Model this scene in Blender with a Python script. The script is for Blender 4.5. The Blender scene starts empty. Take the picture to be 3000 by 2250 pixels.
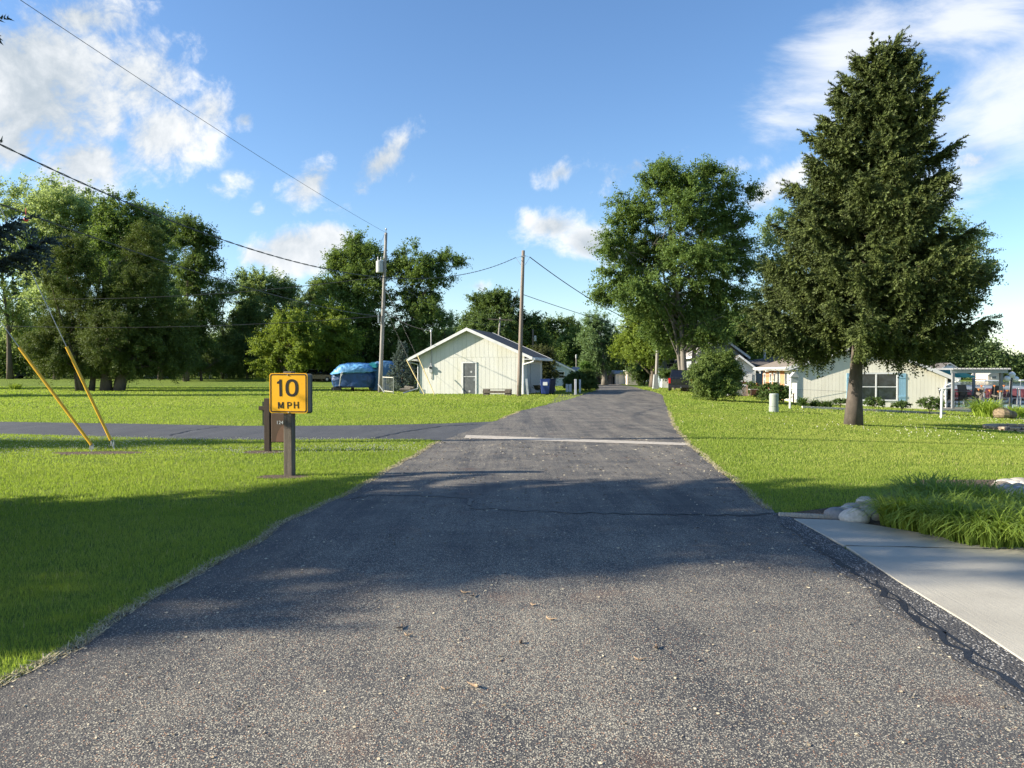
import bpy, math, random
import numpy as np
from mathutils import Vector, Matrix
R = math.radians
sc = bpy.context.scene
col = sc.collection
random.seed(4); rng = np.random.default_rng(4)

# ------------------------------------------------------------------ camera, light, exposure
F = 2253.0; EYE = 1.6; PITCH = math.atan(-40 / F)
cd = bpy.data.cameras.new('camera'); cam = bpy.data.objects.new('camera', cd); col.objects.link(cam)
cam.location = (0, 0, EYE); cam.rotation_euler = (R(90) + PITCH, 0, 0)
cd.sensor_width = 36; cd.lens = F / 3000 * 36; cd.clip_end = 6000; cd.clip_start = .05
sc.camera = cam
SUN_EL = 23.0; SUN_AZ = -96.0          # azimuth from +Y towards +X: the sun stands to the left, a touch behind the camera
sd = Vector((math.sin(R(SUN_AZ)) * math.cos(R(SUN_EL)), math.cos(R(SUN_AZ)) * math.cos(R(SUN_EL)), math.sin(R(SUN_EL))))
sl = bpy.data.lights.new('sun', 'SUN'); sl.energy = 5.0; sl.angle = R(.6); sl.color = (1, .90, .74)
so = bpy.data.objects.new('sun', sl); col.objects.link(so); so.rotation_euler = sd.to_track_quat('Z', 'Y').to_euler()
sc.view_settings.view_transform = 'Standard'; sc.view_settings.look = 'None'
sc.view_settings.exposure = 1.3; sc.view_settings.gamma = 1
sc.cycles.max_bounces = 8; sc.cycles.transparent_max_bounces = 8

def ray(px, py):
    a = (px - 1500) / F; b = (1125 - py) / F
    cp, sp = math.cos(PITCH), math.sin(PITCH)
    return Vector((a, cp - b * sp, sp + b * cp))
def W(px, py, Y):
    d = ray(px, py); return Vector((0, 0, EYE)) + d * (Y / d.y)

def world():
    w = bpy.data.worlds.new('World'); sc.world = w; w.use_nodes = True
    nt = w.node_tree; nt.nodes.clear(); N = nt.nodes.new; L = nt.links.new
    def math_(op, a, b=None, c=None, clamp=False):
        n = N('ShaderNodeMath'); n.operation = op; n.use_clamp = clamp
        for i, v in enumerate((a, b, c)):
            if v is None: continue
            if isinstance(v, (int, float)): n.inputs[i].default_value = v
            else: L(v, n.inputs[i])
        return n.outputs[0]
    out = N('ShaderNodeOutputWorld'); sky = N('ShaderNodeTexSky'); sky.sky_type = 'NISHITA'
    sky.sun_disc = False; sky.sun_elevation = R(SUN_EL); sky.sun_rotation = R(SUN_AZ)
    sky.altitude = 200; sky.air_density = 1.0; sky.dust_density = .5; sky.ozone_density = 2.6
    bg = N('ShaderNodeBackground'); bg.inputs['Strength'].default_value = .093
    hs = N('ShaderNodeHueSaturation'); hs.inputs['Saturation'].default_value = 1.13; hs.inputs['Hue'].default_value = .504
    L(sky.outputs[0], hs.inputs['Color']); L(hs.outputs[0], bg.inputs['Color'])
    tc = N('ShaderNodeTexCoord'); sp = N('ShaderNodeSeparateXYZ'); L(tc.outputs['Generated'], sp.inputs[0])
    ay = math_('MAXIMUM', math_('ABSOLUTE', sp.outputs[1]), .08)
    u = math_('DIVIDE', sp.outputs[0], ay); v = math_('DIVIDE', sp.outputs[2], ay)
    cb = N('ShaderNodeCombineXYZ'); L(u, cb.inputs[0]); L(v, cb.inputs[1]); UV = cb.outputs[0]
    def noise(scale, det, rough, rot=0, sx=1, sy=1, dist=0., off=0):
        m = N('ShaderNodeMapping'); m.inputs['Rotation'].default_value = (0, 0, rot); m.inputs['Scale'].default_value = (sx, sy, 1)
        m.inputs['Location'].default_value = (off, off * .7, off * .3)
        L(UV, m.inputs[0]); n = N('ShaderNodeTexNoise'); n.inputs['Scale'].default_value = scale
        n.inputs['Detail'].default_value = det; n.inputs['Roughness'].default_value = rough; n.inputs['Distortion'].default_value = dist
        L(m.outputs[0], n.inputs['Vector']); return n.outputs[0]
    def blobs(lst):
        acc = None
        for (px, py, rx, ry, rot, pk) in lst:
            m = N('ShaderNodeMapping'); m.vector_type = 'TEXTURE'
            m.inputs['Location'].default_value = ((px - 1500) / F, (1085 - py) / F, 0)
            m.inputs['Rotation'].default_value = (0, 0, R(rot)); m.inputs['Scale'].default_value = (rx / F, ry / F, 1)
            L(UV, m.inputs[0]); ln = N('ShaderNodeVectorMath'); ln.operation = 'LENGTH'; L(m.outputs[0], ln.inputs[0])
            b = math_('MULTIPLY', math_('SUBTRACT', 1, ln.outputs['Value'], clamp=True), pk)
            acc = b if acc is None else math_('MAXIMUM', acc, b)
        return acc
    def sstep(x, a, b):
        n = N('ShaderNodeMapRange'); n.interpolation_type = 'SMOOTHSTEP'
        n.inputs[1].default_value = a; n.inputs[2].default_value = b; L(x, n.inputs[0]); return n.outputs[0]
    cum = blobs([(70, 260, 600, 400, 0, 1.45), (400, 230, 300, 240, 0, 1.05), (470, 400, 280, 190, 20, 1.), (620, 330, 150, 130, 40, .85), (250, 60, 300, 130, 0, 1.2), (30, 420, 220, 150, 0, 1.3), (250, 480, 240, 150, 0, 1.2),
                 (725, 350, 75, 62, 30, .95), (870, 735, 185, 105, 4, 1.5), (950, 700, 120, 70, 0, 1.3), (780, 750, 120, 62, 0, 1.2),
                 (915, 540, 150, 95, 40, 1.1), (1120, 480, 240, 85, 42, 1.1), (1060, 560, 130, 60, 20, .7), (1010, 610, 150, 50, -10, .55), (1205, 530, 60, 40, 30, .4), (760, 620, 50, 30, 30, .45),
                 (1400, 838, 85, 36, 0, .9), (1620, 665, 190, 90, 5, 1.), (1730, 715, 170, 105, -10, 1.2), (1640, 510, 130, 65, 25, .85), (1850, 495, 250, 75, 24, .95), (1620, 950, 60, 40, 0, .8),
                 (2260, 560, 230, 70, 30, 1.), (2180, 490, 160, 50, 10, .4), (2860, 470, 200, 90, 10, .8), (-900, 300, 500, 300, 0, 1.1), (3900, 300, 600, 250, 0, .8),
                 (1580, 865, 60, 22, 0, .35), (660, 560, 130, 60, 20, .4), (560, 610, 100, 40, 10, .4)])
    nz = math_('ADD', math_('MULTIPLY', noise(6, 12, .66, dist=.35), .72), math_('MULTIPLY', noise(26, 8, .6, dist=.5, off=2.2), .28)); nz2 = noise(2.6, 3, .5, off=3.1)
    d1 = math_('ADD', cum, math_('MULTIPLY', math_('SUBTRACT', nz, .5), 4.2))
    d1 = math_('MULTIPLY', sstep(d1, .28, 1.0), sstep(cum, .0, .16))
    cir = blobs([(2450, 190, 420, 200, 42, 1.2), (2950, 330, 460, 360, 20, .9), (2800, 60, 420, 220, 20, 1.), (2330, 190, 200, 90, 40, .6), (2800, 520, 330, 150, 15, .9), (2640, 330, 220, 160, 30, .8), (3050, 780, 300, 60, 0, .35), (3000, 960, 260, 50, 0, .5)])
    cz = noise(5, 9, .62, rot=R(-35), sx=.8, sy=2.4, dist=.4, off=1.3)
    d2 = math_('ADD', cir, math_('MULTIPLY', math_('SUBTRACT', cz, .5), 2.4)); d2 = math_('MULTIPLY', math_('MULTIPLY', sstep(d2, .15, 1.15), .8), sstep(cir, 0, .25))
    d = math_('MAXIMUM', d1, d2)
    # thick parts of the cumulus are greyer
    thick = math_('MULTIPLY', sstep(math_('ADD', cum, math_('MULTIPLY', math_('SUBTRACT', nz2, .5), 1.8)), .35, .85), sstep(math_('ADD', nz, math_('MULTIPLY', nz2, .5)), 1.0, .62))
    mc = N('ShaderNodeMix'); mc.data_type = 'RGBA'; L(thick, mc.inputs['Factor'])
    mc.inputs['A'].default_value = (.70, .71, .72, 1); mc.inputs['B'].default_value = (.33, .385, .44, 1)
    bc = N('ShaderNodeBackground'); L(mc.outputs['Result'], bc.inputs['Color']); bc.inputs['Strength'].default_value = .64
    mx = N('ShaderNodeMixShader'); L(d, mx.inputs[0]); L(bg.outputs[0], mx.inputs[1]); L(bc.outputs[0], mx.inputs[2])
    L(mx.outputs[0], out.inputs['Surface'])
world()

# ------------------------------------------------------------------ helpers: tags, materials, mesh building
def tag(o, label=None, cat=None, group=None, kind=None):
    if label: o['label'] = label
    if cat: o['category'] = cat
    if group: o['group'] = group
    if kind: o['kind'] = kind
    return o
def empty(name, loc, rz=0, label=None, cat=None, group=None):
    o = bpy.data.objects.new(name, None); col.objects.link(o); o.location = loc; o.rotation_euler = (0, 0, rz)
    o.empty_display_size = .2
    return tag(o, label, cat, group)
def copy_tree(o, parent=None):
    c = o.copy(); col.objects.link(c); c.parent = parent
    for ch in list(o.children): copy_tree(ch, c)
    return c

class NT:
    def __init__(s, name):
        s.m = bpy.data.materials.new(name); s.m.use_nodes = True; s.nt = s.m.node_tree
        s.b = s.nt.nodes['Principled BSDF']; s.out = s.nt.nodes['Material Output']
        s.tc = s.N('ShaderNodeTexCoord'); s.P = s.tc.outputs['Object']
    def N(s, t): return s.nt.nodes.new(t)
    def L(s, a, b): s.nt.links.new(a, b)
    def put(s, sock, v):
        if isinstance(v, (int, float)): sock.default_value = v
        elif isinstance(v, tuple): sock.default_value = (*v, 1) if len(v) == 3 and len(sock.default_value) == 4 else v
        else: s.L(v, sock)
    def math(s, op, a, b=None, clamp=False):
        n = s.N('ShaderNodeMath'); n.operation = op; n.use_clamp = clamp; s.put(n.inputs[0], a)
        if b is not None: s.put(n.inputs[1], b)
        return n.outputs[0]
    def mapv(s, scale=(1, 1, 1), rot=(0, 0, 0), loc=(0, 0, 0), v=None):
        m = s.N('ShaderNodeMapping'); m.inputs['Scale'].default_value = scale; m.inputs['Rotation'].default_value = rot
        m.inputs['Location'].default_value = loc; s.L(v or s.P, m.inputs[0]); return m.outputs[0]
    def noise(s, scale, det=4, rough=.55, v=None, dist=0):
        n = s.N('ShaderNodeTexNoise'); n.inputs['Scale'].default_value = scale; n.inputs['Detail'].default_value = det
        n.inputs['Roughness'].default_value = rough; n.inputs['Distortion'].default_value = dist; s.L(v or s.P, n.inputs['Vector']); return n.outputs[0]
    def vor(s, scale, v=None, feat='F1', rand=1):
        n = s.N('ShaderNodeTexVoronoi'); n.feature = feat; n.inputs['Scale'].default_value = scale; n.inputs['Randomness'].default_value = rand
        s.L(v or s.P, n.inputs['Vector']); return n
    def ramp(s, x, a, b, lo=0., hi=1.):
        n = s.N('ShaderNodeMapRange'); n.inputs[1].default_value = a; n.inputs[2].default_value = b
        n.inputs[3].default_value = lo; n.inputs[4].default_value = hi; s.put(n.inputs[0], x); return n.outputs[0]
    def mix(s, f, a, b):
        n = s.N('ShaderNodeMix'); n.data_type = 'RGBA'; s.put(n.inputs['Factor'], f); s.put(n.inputs['A'], a); s.put(n.inputs['B'], b); return n.outputs['Result']
    def bump(s, h, st=.3, d=.02):
        n = s.N('ShaderNodeBump'); n.inputs['Strength'].default_value = st; n.inputs['Distance'].default_value = d; s.L(h, n.inputs['Height']); s.L(n.outputs[0], s.b.inputs['Normal'])
    def col(s, c): s.put(s.b.inputs['Base Color'], c)
    def rough(s, r): s.put(s.b.inputs['Roughness'], r)

MATS = {}
def M(name, c, rough=.6, var=.18, scale=6, dirt=None, metal=0, bump=.15, stretch=None, spec=.5):
    """plain surface with two scales of variation and small bumps"""
    if name in MATS: return MATS[name]
    t = NT(name); v = t.mapv(stretch) if stretch else t.P
    a = tuple(x * (1 - var) for x in c); b = tuple(min(1, x * (1 + var)) for x in c)
    n1 = t.noise(scale, 5, .6, v); base = t.mix(t.ramp(n1, .3, .7), a, b)
    if dirt: base = t.mix(t.ramp(t.noise(scale * .35, 6, .7, v), .52, .75, 0, .6), base, dirt)
    t.col(base); t.rough(t.math('ADD', rough - .08, t.math('MULTIPLY', n1, .16))); t.b.inputs['Metallic'].default_value = metal
    t.b.inputs['Specular IOR Level'].default_value = spec
    if bump: t.bump(t.noise(scale * 8, 3, .6, v), bump, .01)
    MATS[name] = t.m; return t.m
def leafm(name, dark, light, trans=.35, big=.45, rough=.65):
    t = NT(name); g = t.N('ShaderNodeNewGeometry')
    r = t.math('ADD', t.math('MULTIPLY', g.outputs['Random Per Island'], .65), t.math('MULTIPLY', t.ramp(t.noise(big, 3, .6), .35, .65), .35))
    dark = tuple(x * 1.5 for x in dark); light = tuple(min(1, x * 1.6) for x in light); c = t.mix(r, dark, light); t.col(c); t.rough(rough); t.b.inputs['Specular IOR Level'].default_value = .3
    tr = t.N('ShaderNodeBsdfTranslucent'); t.L(t.mix(.5, c, tuple(min(1, x * y) for x, y in zip(light, (1.6, 1.5, .8)))), tr.inputs['Color'])
    mx = t.N('ShaderNodeMixShader'); mx.inputs[0].default_value = trans
    t.L(t.b.outputs[0], mx.inputs[1]); t.L(tr.outputs[0], mx.inputs[2]); t.L(mx.outputs[0], t.out.inputs['Surface'])
    MATS[name] = t.m; return t.m
def glass(name, c=(.02, .025, .03)):
    if name in MATS: return MATS[name]
    t = NT(name); t.col(t.mix(t.ramp(t.noise(2.5, 3), .4, .65), c, tuple(x * 2.2 for x in c))); t.rough(.06); t.b.inputs['Specular IOR Level'].default_value = .8
    MATS[name] = t.m; return t.m

class MB:
    def __init__(s): s.v = []; s.f = []
    def add(s, vs, fs):
        n = len(s.v); s.v += [tuple(v) for v in vs]; s.f += [tuple(i + n for i in f) for f in fs]; return s
    def box(s, x0, x1, y0, y1, z0, z1):
        return s.add([(x0, y0, z0), (x1, y0, z0), (x1, y1, z0), (x0, y1, z0), (x0, y0, z1), (x1, y0, z1), (x1, y1, z1), (x0, y1, z1)],
                     [(0, 3, 2, 1), (4, 5, 6, 7), (0, 1, 5, 4), (1, 2, 6, 5), (2, 3, 7, 6), (3, 0, 4, 7)])
    def hexa(s, lo, hi):      # two quads (4 pts each) joined
        return s.add(list(lo) + list(hi), [(0, 3, 2, 1), (4, 5, 6, 7), (0, 1, 5, 4), (1, 2, 6, 5), (2, 3, 7, 6), (3, 0, 4, 7)])
    def beam(s, p, q, w, h, up=(0, 0, 1)):
        p = Vector(p); q = Vector(q); d = (q - p).normalized(); u = Vector(up)
        if abs(d.dot(u)) > .98: u = Vector((0, 1, 0))
        a = d.cross(u).normalized() * w / 2; b = a.cross(d).normalized() * h / 2
        return s.hexa([p - a - b, p + a - b, p + a + b, p - a + b], [q - a - b, q + a - b, q + a + b, q - a + b])
    def tube(s, pts, rad, n=8, cap=True):
        pts = [Vector(p) for p in pts]; m = len(pts)
        if isinstance(rad, (int, float)): rad = [rad] * m
        base = len(s.v); prev = None
        for i, p in enumerate(pts):
            d = (pts[min(i + 1, m - 1)] - pts[max(i - 1, 0)]).normalized()
            if prev is None: a = d.orthogonal().normalized()
            else: a = (prev - d * prev.dot(d)).normalized()
            prev = a; b = d.cross(a)
            for k in range(n):
                t = 2 * math.pi * k / n; s.v.append(tuple(p + (a * math.cos(t) + b * math.sin(t)) * rad[i]))
        for i in range(m - 1):
            for k in range(n):
                k2 = (k + 1) % n; s.f.append((base + i * n + k, base + i * n + k2, base + (i + 1) * n + k2, base + (i + 1) * n + k))
        if cap: s.f.append(tuple(base + k for k in reversed(range(n)))); s.f.append(tuple(base + (m - 1) * n + k for k in range(n)))
        return s
    def prism(s, poly, axis, a, b):     # poly in the two other axes, extruded along axis from a to b
        def P(c, t):
            if axis == 'y': return (c[0], t, c[1])
            if axis == 'x': return (t, c[0], c[1])
            return (c[0], c[1], t)
        n = len(poly); return s.add([P(c, a) for c in poly] + [P(c, b) for c in poly],
            [tuple(range(n)), tuple(reversed(range(n, 2 * n)))] + [(i, (i + 1) % n, n + (i + 1) % n, n + i) for i in range(n)])
    def lathe(s, prof, c=(0, 0), n=12):
        return s.tube_rings([[(c[0] + r * math.cos(2 * math.pi * k / n), c[1] + r * math.sin(2 * math.pi * k / n), z) for k in range(n)] for r, z in prof])
    def tube_rings(s, rings):
        base = len(s.v); n = len(rings[0])
        for r in rings: s.v += [tuple(p) for p in r]
        for i in range(len(rings) - 1):
            for k in range(n):
                k2 = (k + 1) % n; s.f.append((base + i * n + k, base + i * n + k2, base + (i + 1) * n + k2, base + (i + 1) * n + k))
        s.f.append(tuple(base + k for k in reversed(range(n)))); s.f.append(tuple(base + (len(rings) - 1) * n + k for k in range(n)))
        return s
    def sphere(s, c, r, nu=14, nv=8, sz=1):
        return s.lathe([(max(1e-4, r * math.sin(math.pi * i / nv)), c[2] - r * sz * math.cos(math.pi * i / nv)) for i in range(nv + 1)], (c[0], c[1]), nu)
    def build(s, name, mat, parent=None, loc=None, rz=0, smooth=False, bevel=0):
        me = bpy.data.meshes.new(name); me.from_pydata(s.v, [], s.f)
        import bmesh as bm_
        b = bm_.new(); b.from_mesh(me); bm_.ops.recalc_face_normals(b, faces=b.faces); b.to_mesh(me); b.free()
        me.materials.append(mat)
        if smooth:
            for p in me.polygons: p.use_smooth = True
        o = bpy.data.objects.new(name, me); col.objects.link(o); o.parent = parent
        if loc is not None: o.location = loc
        if rz: o.rotation_euler = (0, 0, rz)
        if bevel:
            m = o.modifiers.new('bevel', 'BEVEL'); m.width = bevel; m.segments = 2; m.limit_method = 'ANGLE'
        return o
def big_mesh(name, verts, nper, mat, parent=None, loc=None):
    """verts (N*nper,3): N separate polygons of nper corners"""
    verts = np.asarray(verts, np.float32); n = len(verts) // nper
    me = bpy.data.meshes.new(name); me.vertices.add(n * nper); me.vertices.foreach_set('co', verts.ravel())
    me.loops.add(n * nper); me.loops.foreach_set('vertex_index', np.arange(n * nper, dtype=np.int32))
    me.polygons.add(n); me.polygons.foreach_set('loop_start', np.arange(0, n * nper, nper, dtype=np.int32))
    me.update(calc_edges=True); me.materials.append(mat)
    o = bpy.data.objects.new(name, me); col.objects.link(o); o.parent = parent
    if loc is not None: o.location = loc
    return o

# ------------------------------------------------------------------ terrain
def ss(a, b, x):
    t = np.clip((np.asarray(x, float) - a) / (b - a), 0, 1); return t * t * (3 - 2 * t)
def dip(y): return -.55 * ss(60, 125, y)
def solve(px, py, zf):
    d = ray(px, py); lo, hi = .5, 900.
    t = lo
    while t < hi:
        p = Vector((0, 0, EYE)) + d * t
        if p.z < zf(p.x, p.y): break
        t *= 1.01
    a, b = t / 1.01, t
    for _ in range(30):
        m = (a + b) / 2; p = Vector((0, 0, EYE)) + d * m
        if p.z < zf(p.x, p.y): b = m
        else: a = m
    return Vector((0, 0, EYE)) + d * b
R_PX = [(3000, 2041), (2697, 1820), (2575, 1734), (2403, 1603), (2277, 1503), (2251, 1492), (2115, 1383), (2020, 1304), (1975, 1250), (1955, 1195), (1944, 1170), (1945, 1163), (1938, 1156), (1915, 1148), (1882, 1141), (1850, 1132), (1813, 1125)]
L_PX = [(0, 2003), (120, 1943), (202, 1899), (386, 1793), (482, 1735), (627, 1658), (723, 1605), (820, 1537), (916, 1494), (1000, 1460), (1100, 1400), (1180, 1355), (1285, 1295), (1442, 1238), (1530, 1203), (1600, 1187), (1643, 1177), (1687, 1165), (1745, 1145), (1748, 1125)]
def tab(P):
    q = [solve(a, b, lambda x, y: float(dip(y))) for a, b in P]; q.sort(key=lambda p: p.y)
    return np.array([p.y for p in q]), np.array([p.x for p in q])
RY, RX = tab(R_PX); LY, LX = tab(L_PX)
def roadR(y): return np.interp(y, RY, RX)
def roadL(y): return np.interp(y, LY, LX)
YEND = float(min(RY[-1], LY[-1]))
def shoreX(y): return 30 + .06 * (np.asarray(y, float) - 45)
def tz(x, y):
    x = np.asarray(x, float); y = np.asarray(y, float)
    side = np.maximum(0, x - roadR(np.minimum(y, YEND)) - .8)
    lw = ss(4, 14, -x)
    z = dip(y) * (1 - lw) + .42 * ss(90, 135, y) * lw - .047 * np.minimum(side, 18) * ss(9, 24, y)
    z = z + np.where(y < 230, -(ss(0, 4, x - shoreX(y)) * 2.2), 0)
    return z
def tzf(x, y): return float(tz(x, y))
def G(px, py): return solve(px, py, tzf)
# ------------------------------------------------------------------ setting
def grid_mesh(name, xs, ys, zf, mat):
    X, Y = np.meshgrid(xs, ys); Z = zf(X, Y); nx, ny = len(xs), len(ys)
    v = np.stack([X, Y, Z], -1).reshape(-1, 3).astype(np.float32)
    i = (np.arange(ny - 1)[:, None] * nx + np.arange(nx - 1)[None]).ravel()
    f = np.stack([i, i + 1, i + nx + 1, i + nx], 1).astype(np.int32)
    me = bpy.data.meshes.new(name); me.vertices.add(len(v)); me.vertices.foreach_set('co', v.ravel())
    me.loops.add(f.size); me.loops.foreach_set('vertex_index', f.ravel()); me.polygons.add(len(f))
    me.polygons.foreach_set('loop_start', np.arange(0, f.size, 4, dtype=np.int32)); me.update(calc_edges=True)
    me.polygons.foreach_set('use_smooth', np.ones(len(f), bool)); me.materials.append(mat)
    o = bpy.data.objects.new(name, me); col.objects.link(o); return o

def grass_ground():
    t = NT('lawn'); n1 = t.noise(.35, 4, .6); n2 = t.noise(3, 5, .65); n3 = t.noise(26, 4, .7, t.mapv((1, .6, 1))); n4 = t.noise(.07, 3)
    c = t.mix(t.ramp(n2, .3, .7), (.105, .16, .018), (.19, .26, .035))
    c = t.mix(t.ramp(n1, .48, .75, 0, .45), c, (.20, .24, .045))
    c = t.mix(t.ramp(n3, .35, .7, 0, .5), c, (.045, .085, .012))
    c = t.mix(t.ramp(n4, .5, .7, 0, .3), c, (.19, .22, .05))
    t.col(c); t.rough(.9); t.b.inputs['Specular IOR Level'].default_value = .15
    t.bump(t.math('ADD', n3, t.math('MULTIPLY', n2, .5)), .9, .06); return t.m
xs = np.concatenate([-np.geomspace(3000, 62, 26), np.arange(-60, 48, 1.), np.geomspace(48, 3000, 34)])
ys = np.concatenate([[-60, -30, -15], np.arange(-8, 130, 1.), np.geomspace(131, 3500, 40)])
tag(grid_mesh('ground', xs, ys, tz, grass_ground()), kind='structure')

def asphalt(name, base, worn, speck=1., stretch=.25):
    t = NT(name)
    fine = t.noise(160, 4, .7); mid = t.noise(11, 5, .65); big = t.noise(.55, 4, .6); tracks = t.math('ADD', t.math('MULTIPLY', t.noise(2.2, 5, .62, t.mapv((1, .07, 1))), .6), t.math('MULTIPLY', t.noise(16, 4, .7, t.mapv((1, .035, 1), (0, 0, .05))), .4))
    mo = t.noise(1.7, 6, .7, dist=.6)
    c = t.mix(t.ramp(fine, .3, .7), tuple(x * .62 for x in base), tuple(x * 1.4 for x in base))
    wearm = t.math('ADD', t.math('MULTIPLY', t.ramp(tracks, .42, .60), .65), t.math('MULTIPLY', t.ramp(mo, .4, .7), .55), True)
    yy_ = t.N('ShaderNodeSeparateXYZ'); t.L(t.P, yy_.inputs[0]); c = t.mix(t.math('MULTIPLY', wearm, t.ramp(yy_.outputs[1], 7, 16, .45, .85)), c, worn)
    c = t.mix(t.ramp(big, .42, .7, 0, .25), c, tuple(x * .55 for x in base))
    if speck:      # pale stones of the aggregate showing through where the sealer has worn
        v = t.vor(125, t.mapv((1, 1, .01))); sx = t.N('ShaderNodeSeparateColor'); t.L(v.outputs['Color'], sx.inputs[0])
        v2 = t.vor(72, t.mapv((1, 1, .01), loc=(3.3, 1.7, 0))); s2 = t.N('ShaderNodeSeparateColor'); t.L(v2.outputs['Color'], s2.inputs[0])
        ys_ = t.N('ShaderNodeSeparateXYZ'); t.L(t.P, ys_.inputs[0])
        ctr_ = t.math('MULTIPLY', t.ramp(t.math('ABSOLUTE', t.math('ADD', ys_.outputs[0], t.math('MULTIPLY', t.math('SUBTRACT', t.noise(.9, 4), .5), 1.6))), .1, 1.5, .28, 0), t.ramp(ys_.outputs[1], 4.6, 7, 1, 0)); near = t.math('ADD', t.math('ADD', ctr_, t.ramp(ys_.outputs[1], 5.0, 9.5, .54, .18)), t.math('MULTIPLY', t.math('SUBTRACT', t.noise(.8, 5, .6), .5), 1.3))
        near = t.math('MULTIPLY', t.math('ADD', near, t.math('MULTIPLY', t.math('SUBTRACT', mo, .5), .7), True), speck)
        # the outer left lane keeps its sealer
        edge = t.ramp(t.math('ADD', ys_.outputs[0], t.math('MULTIPLY', t.noise(.7, 3), .9)), -2.1, -1.0, .25, 1)
        near = t.math('MULTIPLY', near, edge)
        m1 = t.math('MULTIPLY', t.math('LESS_THAN', sx.outputs[0], near), t.ramp(v.outputs['Distance'], .36, .5, 1, 0))
        m2 = t.math('MULTIPLY', t.math('LESS_THAN', s2.outputs[0], t.math('MULTIPLY', near, .42)), t.ramp(v2.outputs['Distance'], .28, .42, 1, 0))
        pale = t.mix(sx.outputs[1], (.27, .245, .19), (.55, .505, .39)); pale = t.mix(t.math('GREATER_THAN', sx.outputs[2], .93), pale, (.36, .20, .12))
        c = t.mix(t.math('MAXIMUM', m1, m2), c, pale)
        rust = t.math('MULTIPLY', t.ramp(t.noise(1.3, 3, .5, t.mapv(loc=(5, 2, 0))), .62, .75, 0, .28), 1.); c = t.mix(rust, c, (.17, .085, .05))
    t.col(c); t.rough(t.ramp(fine, .3, .7, .62, .9)); t.b.inputs['Specular IOR Level'].default_value = .45
    t.bump(t.math('ADD', t.vor(120).outputs['Distance'], t.math('MULTIPLY', fine, .5)), .55, .006); return t.m
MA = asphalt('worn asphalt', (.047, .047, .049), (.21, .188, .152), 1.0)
MA2 = asphalt('drive asphalt', (.050, .053, .058), (.09, .092, .095), 0)
def strip(name, ys, xl, xr, lift, mat, nx=8, kind='structure'):
    mb = MB(); n = nx + 1
    vs = [(xl[i] + (xr[i] - xl[i]) * k / nx, y, tzf(0, y) + lift) for i, y in enumerate(ys) for k in range(n)]
    mb.add(vs, [(i * n + k, i * n + k + 1, (i + 1) * n + k + 1, (i + 1) * n + k) for i in range(len(ys) - 1) for k in range(nx)])
    o = mb.build(name, mat); tag(o, kind=kind); return o
# road: from behind the viewer to the far bend, with a ragged edge
ry = np.concatenate([np.arange(-8, 12, .12), np.arange(12, YEND, .4)])
rag = lambda y, s: .05 * np.sin(y * 3.1 + s) * np.sin(y * 1.3 + 2 * s) + .03 * np.sin(y * 9.7 + s) * (y < 20)
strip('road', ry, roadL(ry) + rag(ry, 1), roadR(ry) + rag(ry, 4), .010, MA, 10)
# the far end of the road swings out of sight to the left behind the hedge
b0 = YEND; pts = []
mb = MB(); bend = [(roadL(b0), roadR(b0), b0), (roadL(b0) - .5, roadR(b0) + .8, b0 + 5), (roadL(b0) - 4, roadR(b0) + .5, b0 + 11), (roadL(b0) - 12, roadR(b0) - 7, b0 + 15)]
mb.add([p for a, b, y in bend for p in ((a, y, tzf(0, y) + .012), (b, y, tzf(0, y) + .012))], [(2 * i, 2 * i + 1, 2 * i + 3, 2 * i + 2) for i in range(3)])
tag(mb.build('road', MA), kind='structure')

def poly_px(P, lift=0.006):
    return [(*(G(a, b).xy), lift) for a, b in P]
def flat(name, pts, z, mat, kind='structure'):
    mb = MB(); mb.add([(p[0], p[1], z) for p in pts], [tuple(range(len(pts)))]); return tag(mb.build(name, mat), kind=kind)
# side driveway on the left
DRV_N = [G(*p) for p in ((1300, 1292), (1240, 1288), (1000, 1287), (800, 1289), (600, 1288), (400, 1283), (200, 1277), (0, 1272), (-400, 1264), (-900, 1262))]
DRV_F = [G(*p) for p in ((1500, 1222), (1440, 1236), (1300, 1241), (1100, 1246), (900, 1248), (700, 1248), (400, 1242), (200, 1239), (0, 1236), (-400, 1232), (-900, 1230))]
drv = [(p.x, p.y) for p in DRV_N] + [(p.x, p.y) for p in reversed(DRV_F)] + [(1.2, 26)]
flat('driveway', drv, .005, MA2)
# side lane by the hedge
hedge_lane = [G(1600, 1188), G(1640, 1156), G(1695, 1152), G(1745, 1147), G(1700, 1164)]
flat('driveway', [(p.x, p.y) for p in hedge_lane], .007, MA2)
# concrete strip across the road
MC = M('trench concrete', (.42, .38, .32), .9, .2, 14, dirt=(.25, .22, .19))
a = G(1365, 1276); b = G(2022, 1300); c = G(2021, 1307); d = G(1360, 1285)
mb = MB(); N_ = 26; vs = []
for i in range(N_ + 1):
    t = i / N_; p = a.lerp(b, t); q = d.lerp(c, t); j = .02 * math.sin(i * 2.7); vs += [(p.x, p.y + j, .016), (q.x, q.y + j * .5, .016)]
mb.add(vs, [(2 * i, 2 * i + 1, 2 * i + 3, 2 * i + 2) for i in range(N_)]); tag(mb.build('concrete_strip', MC), kind='structure')
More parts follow.
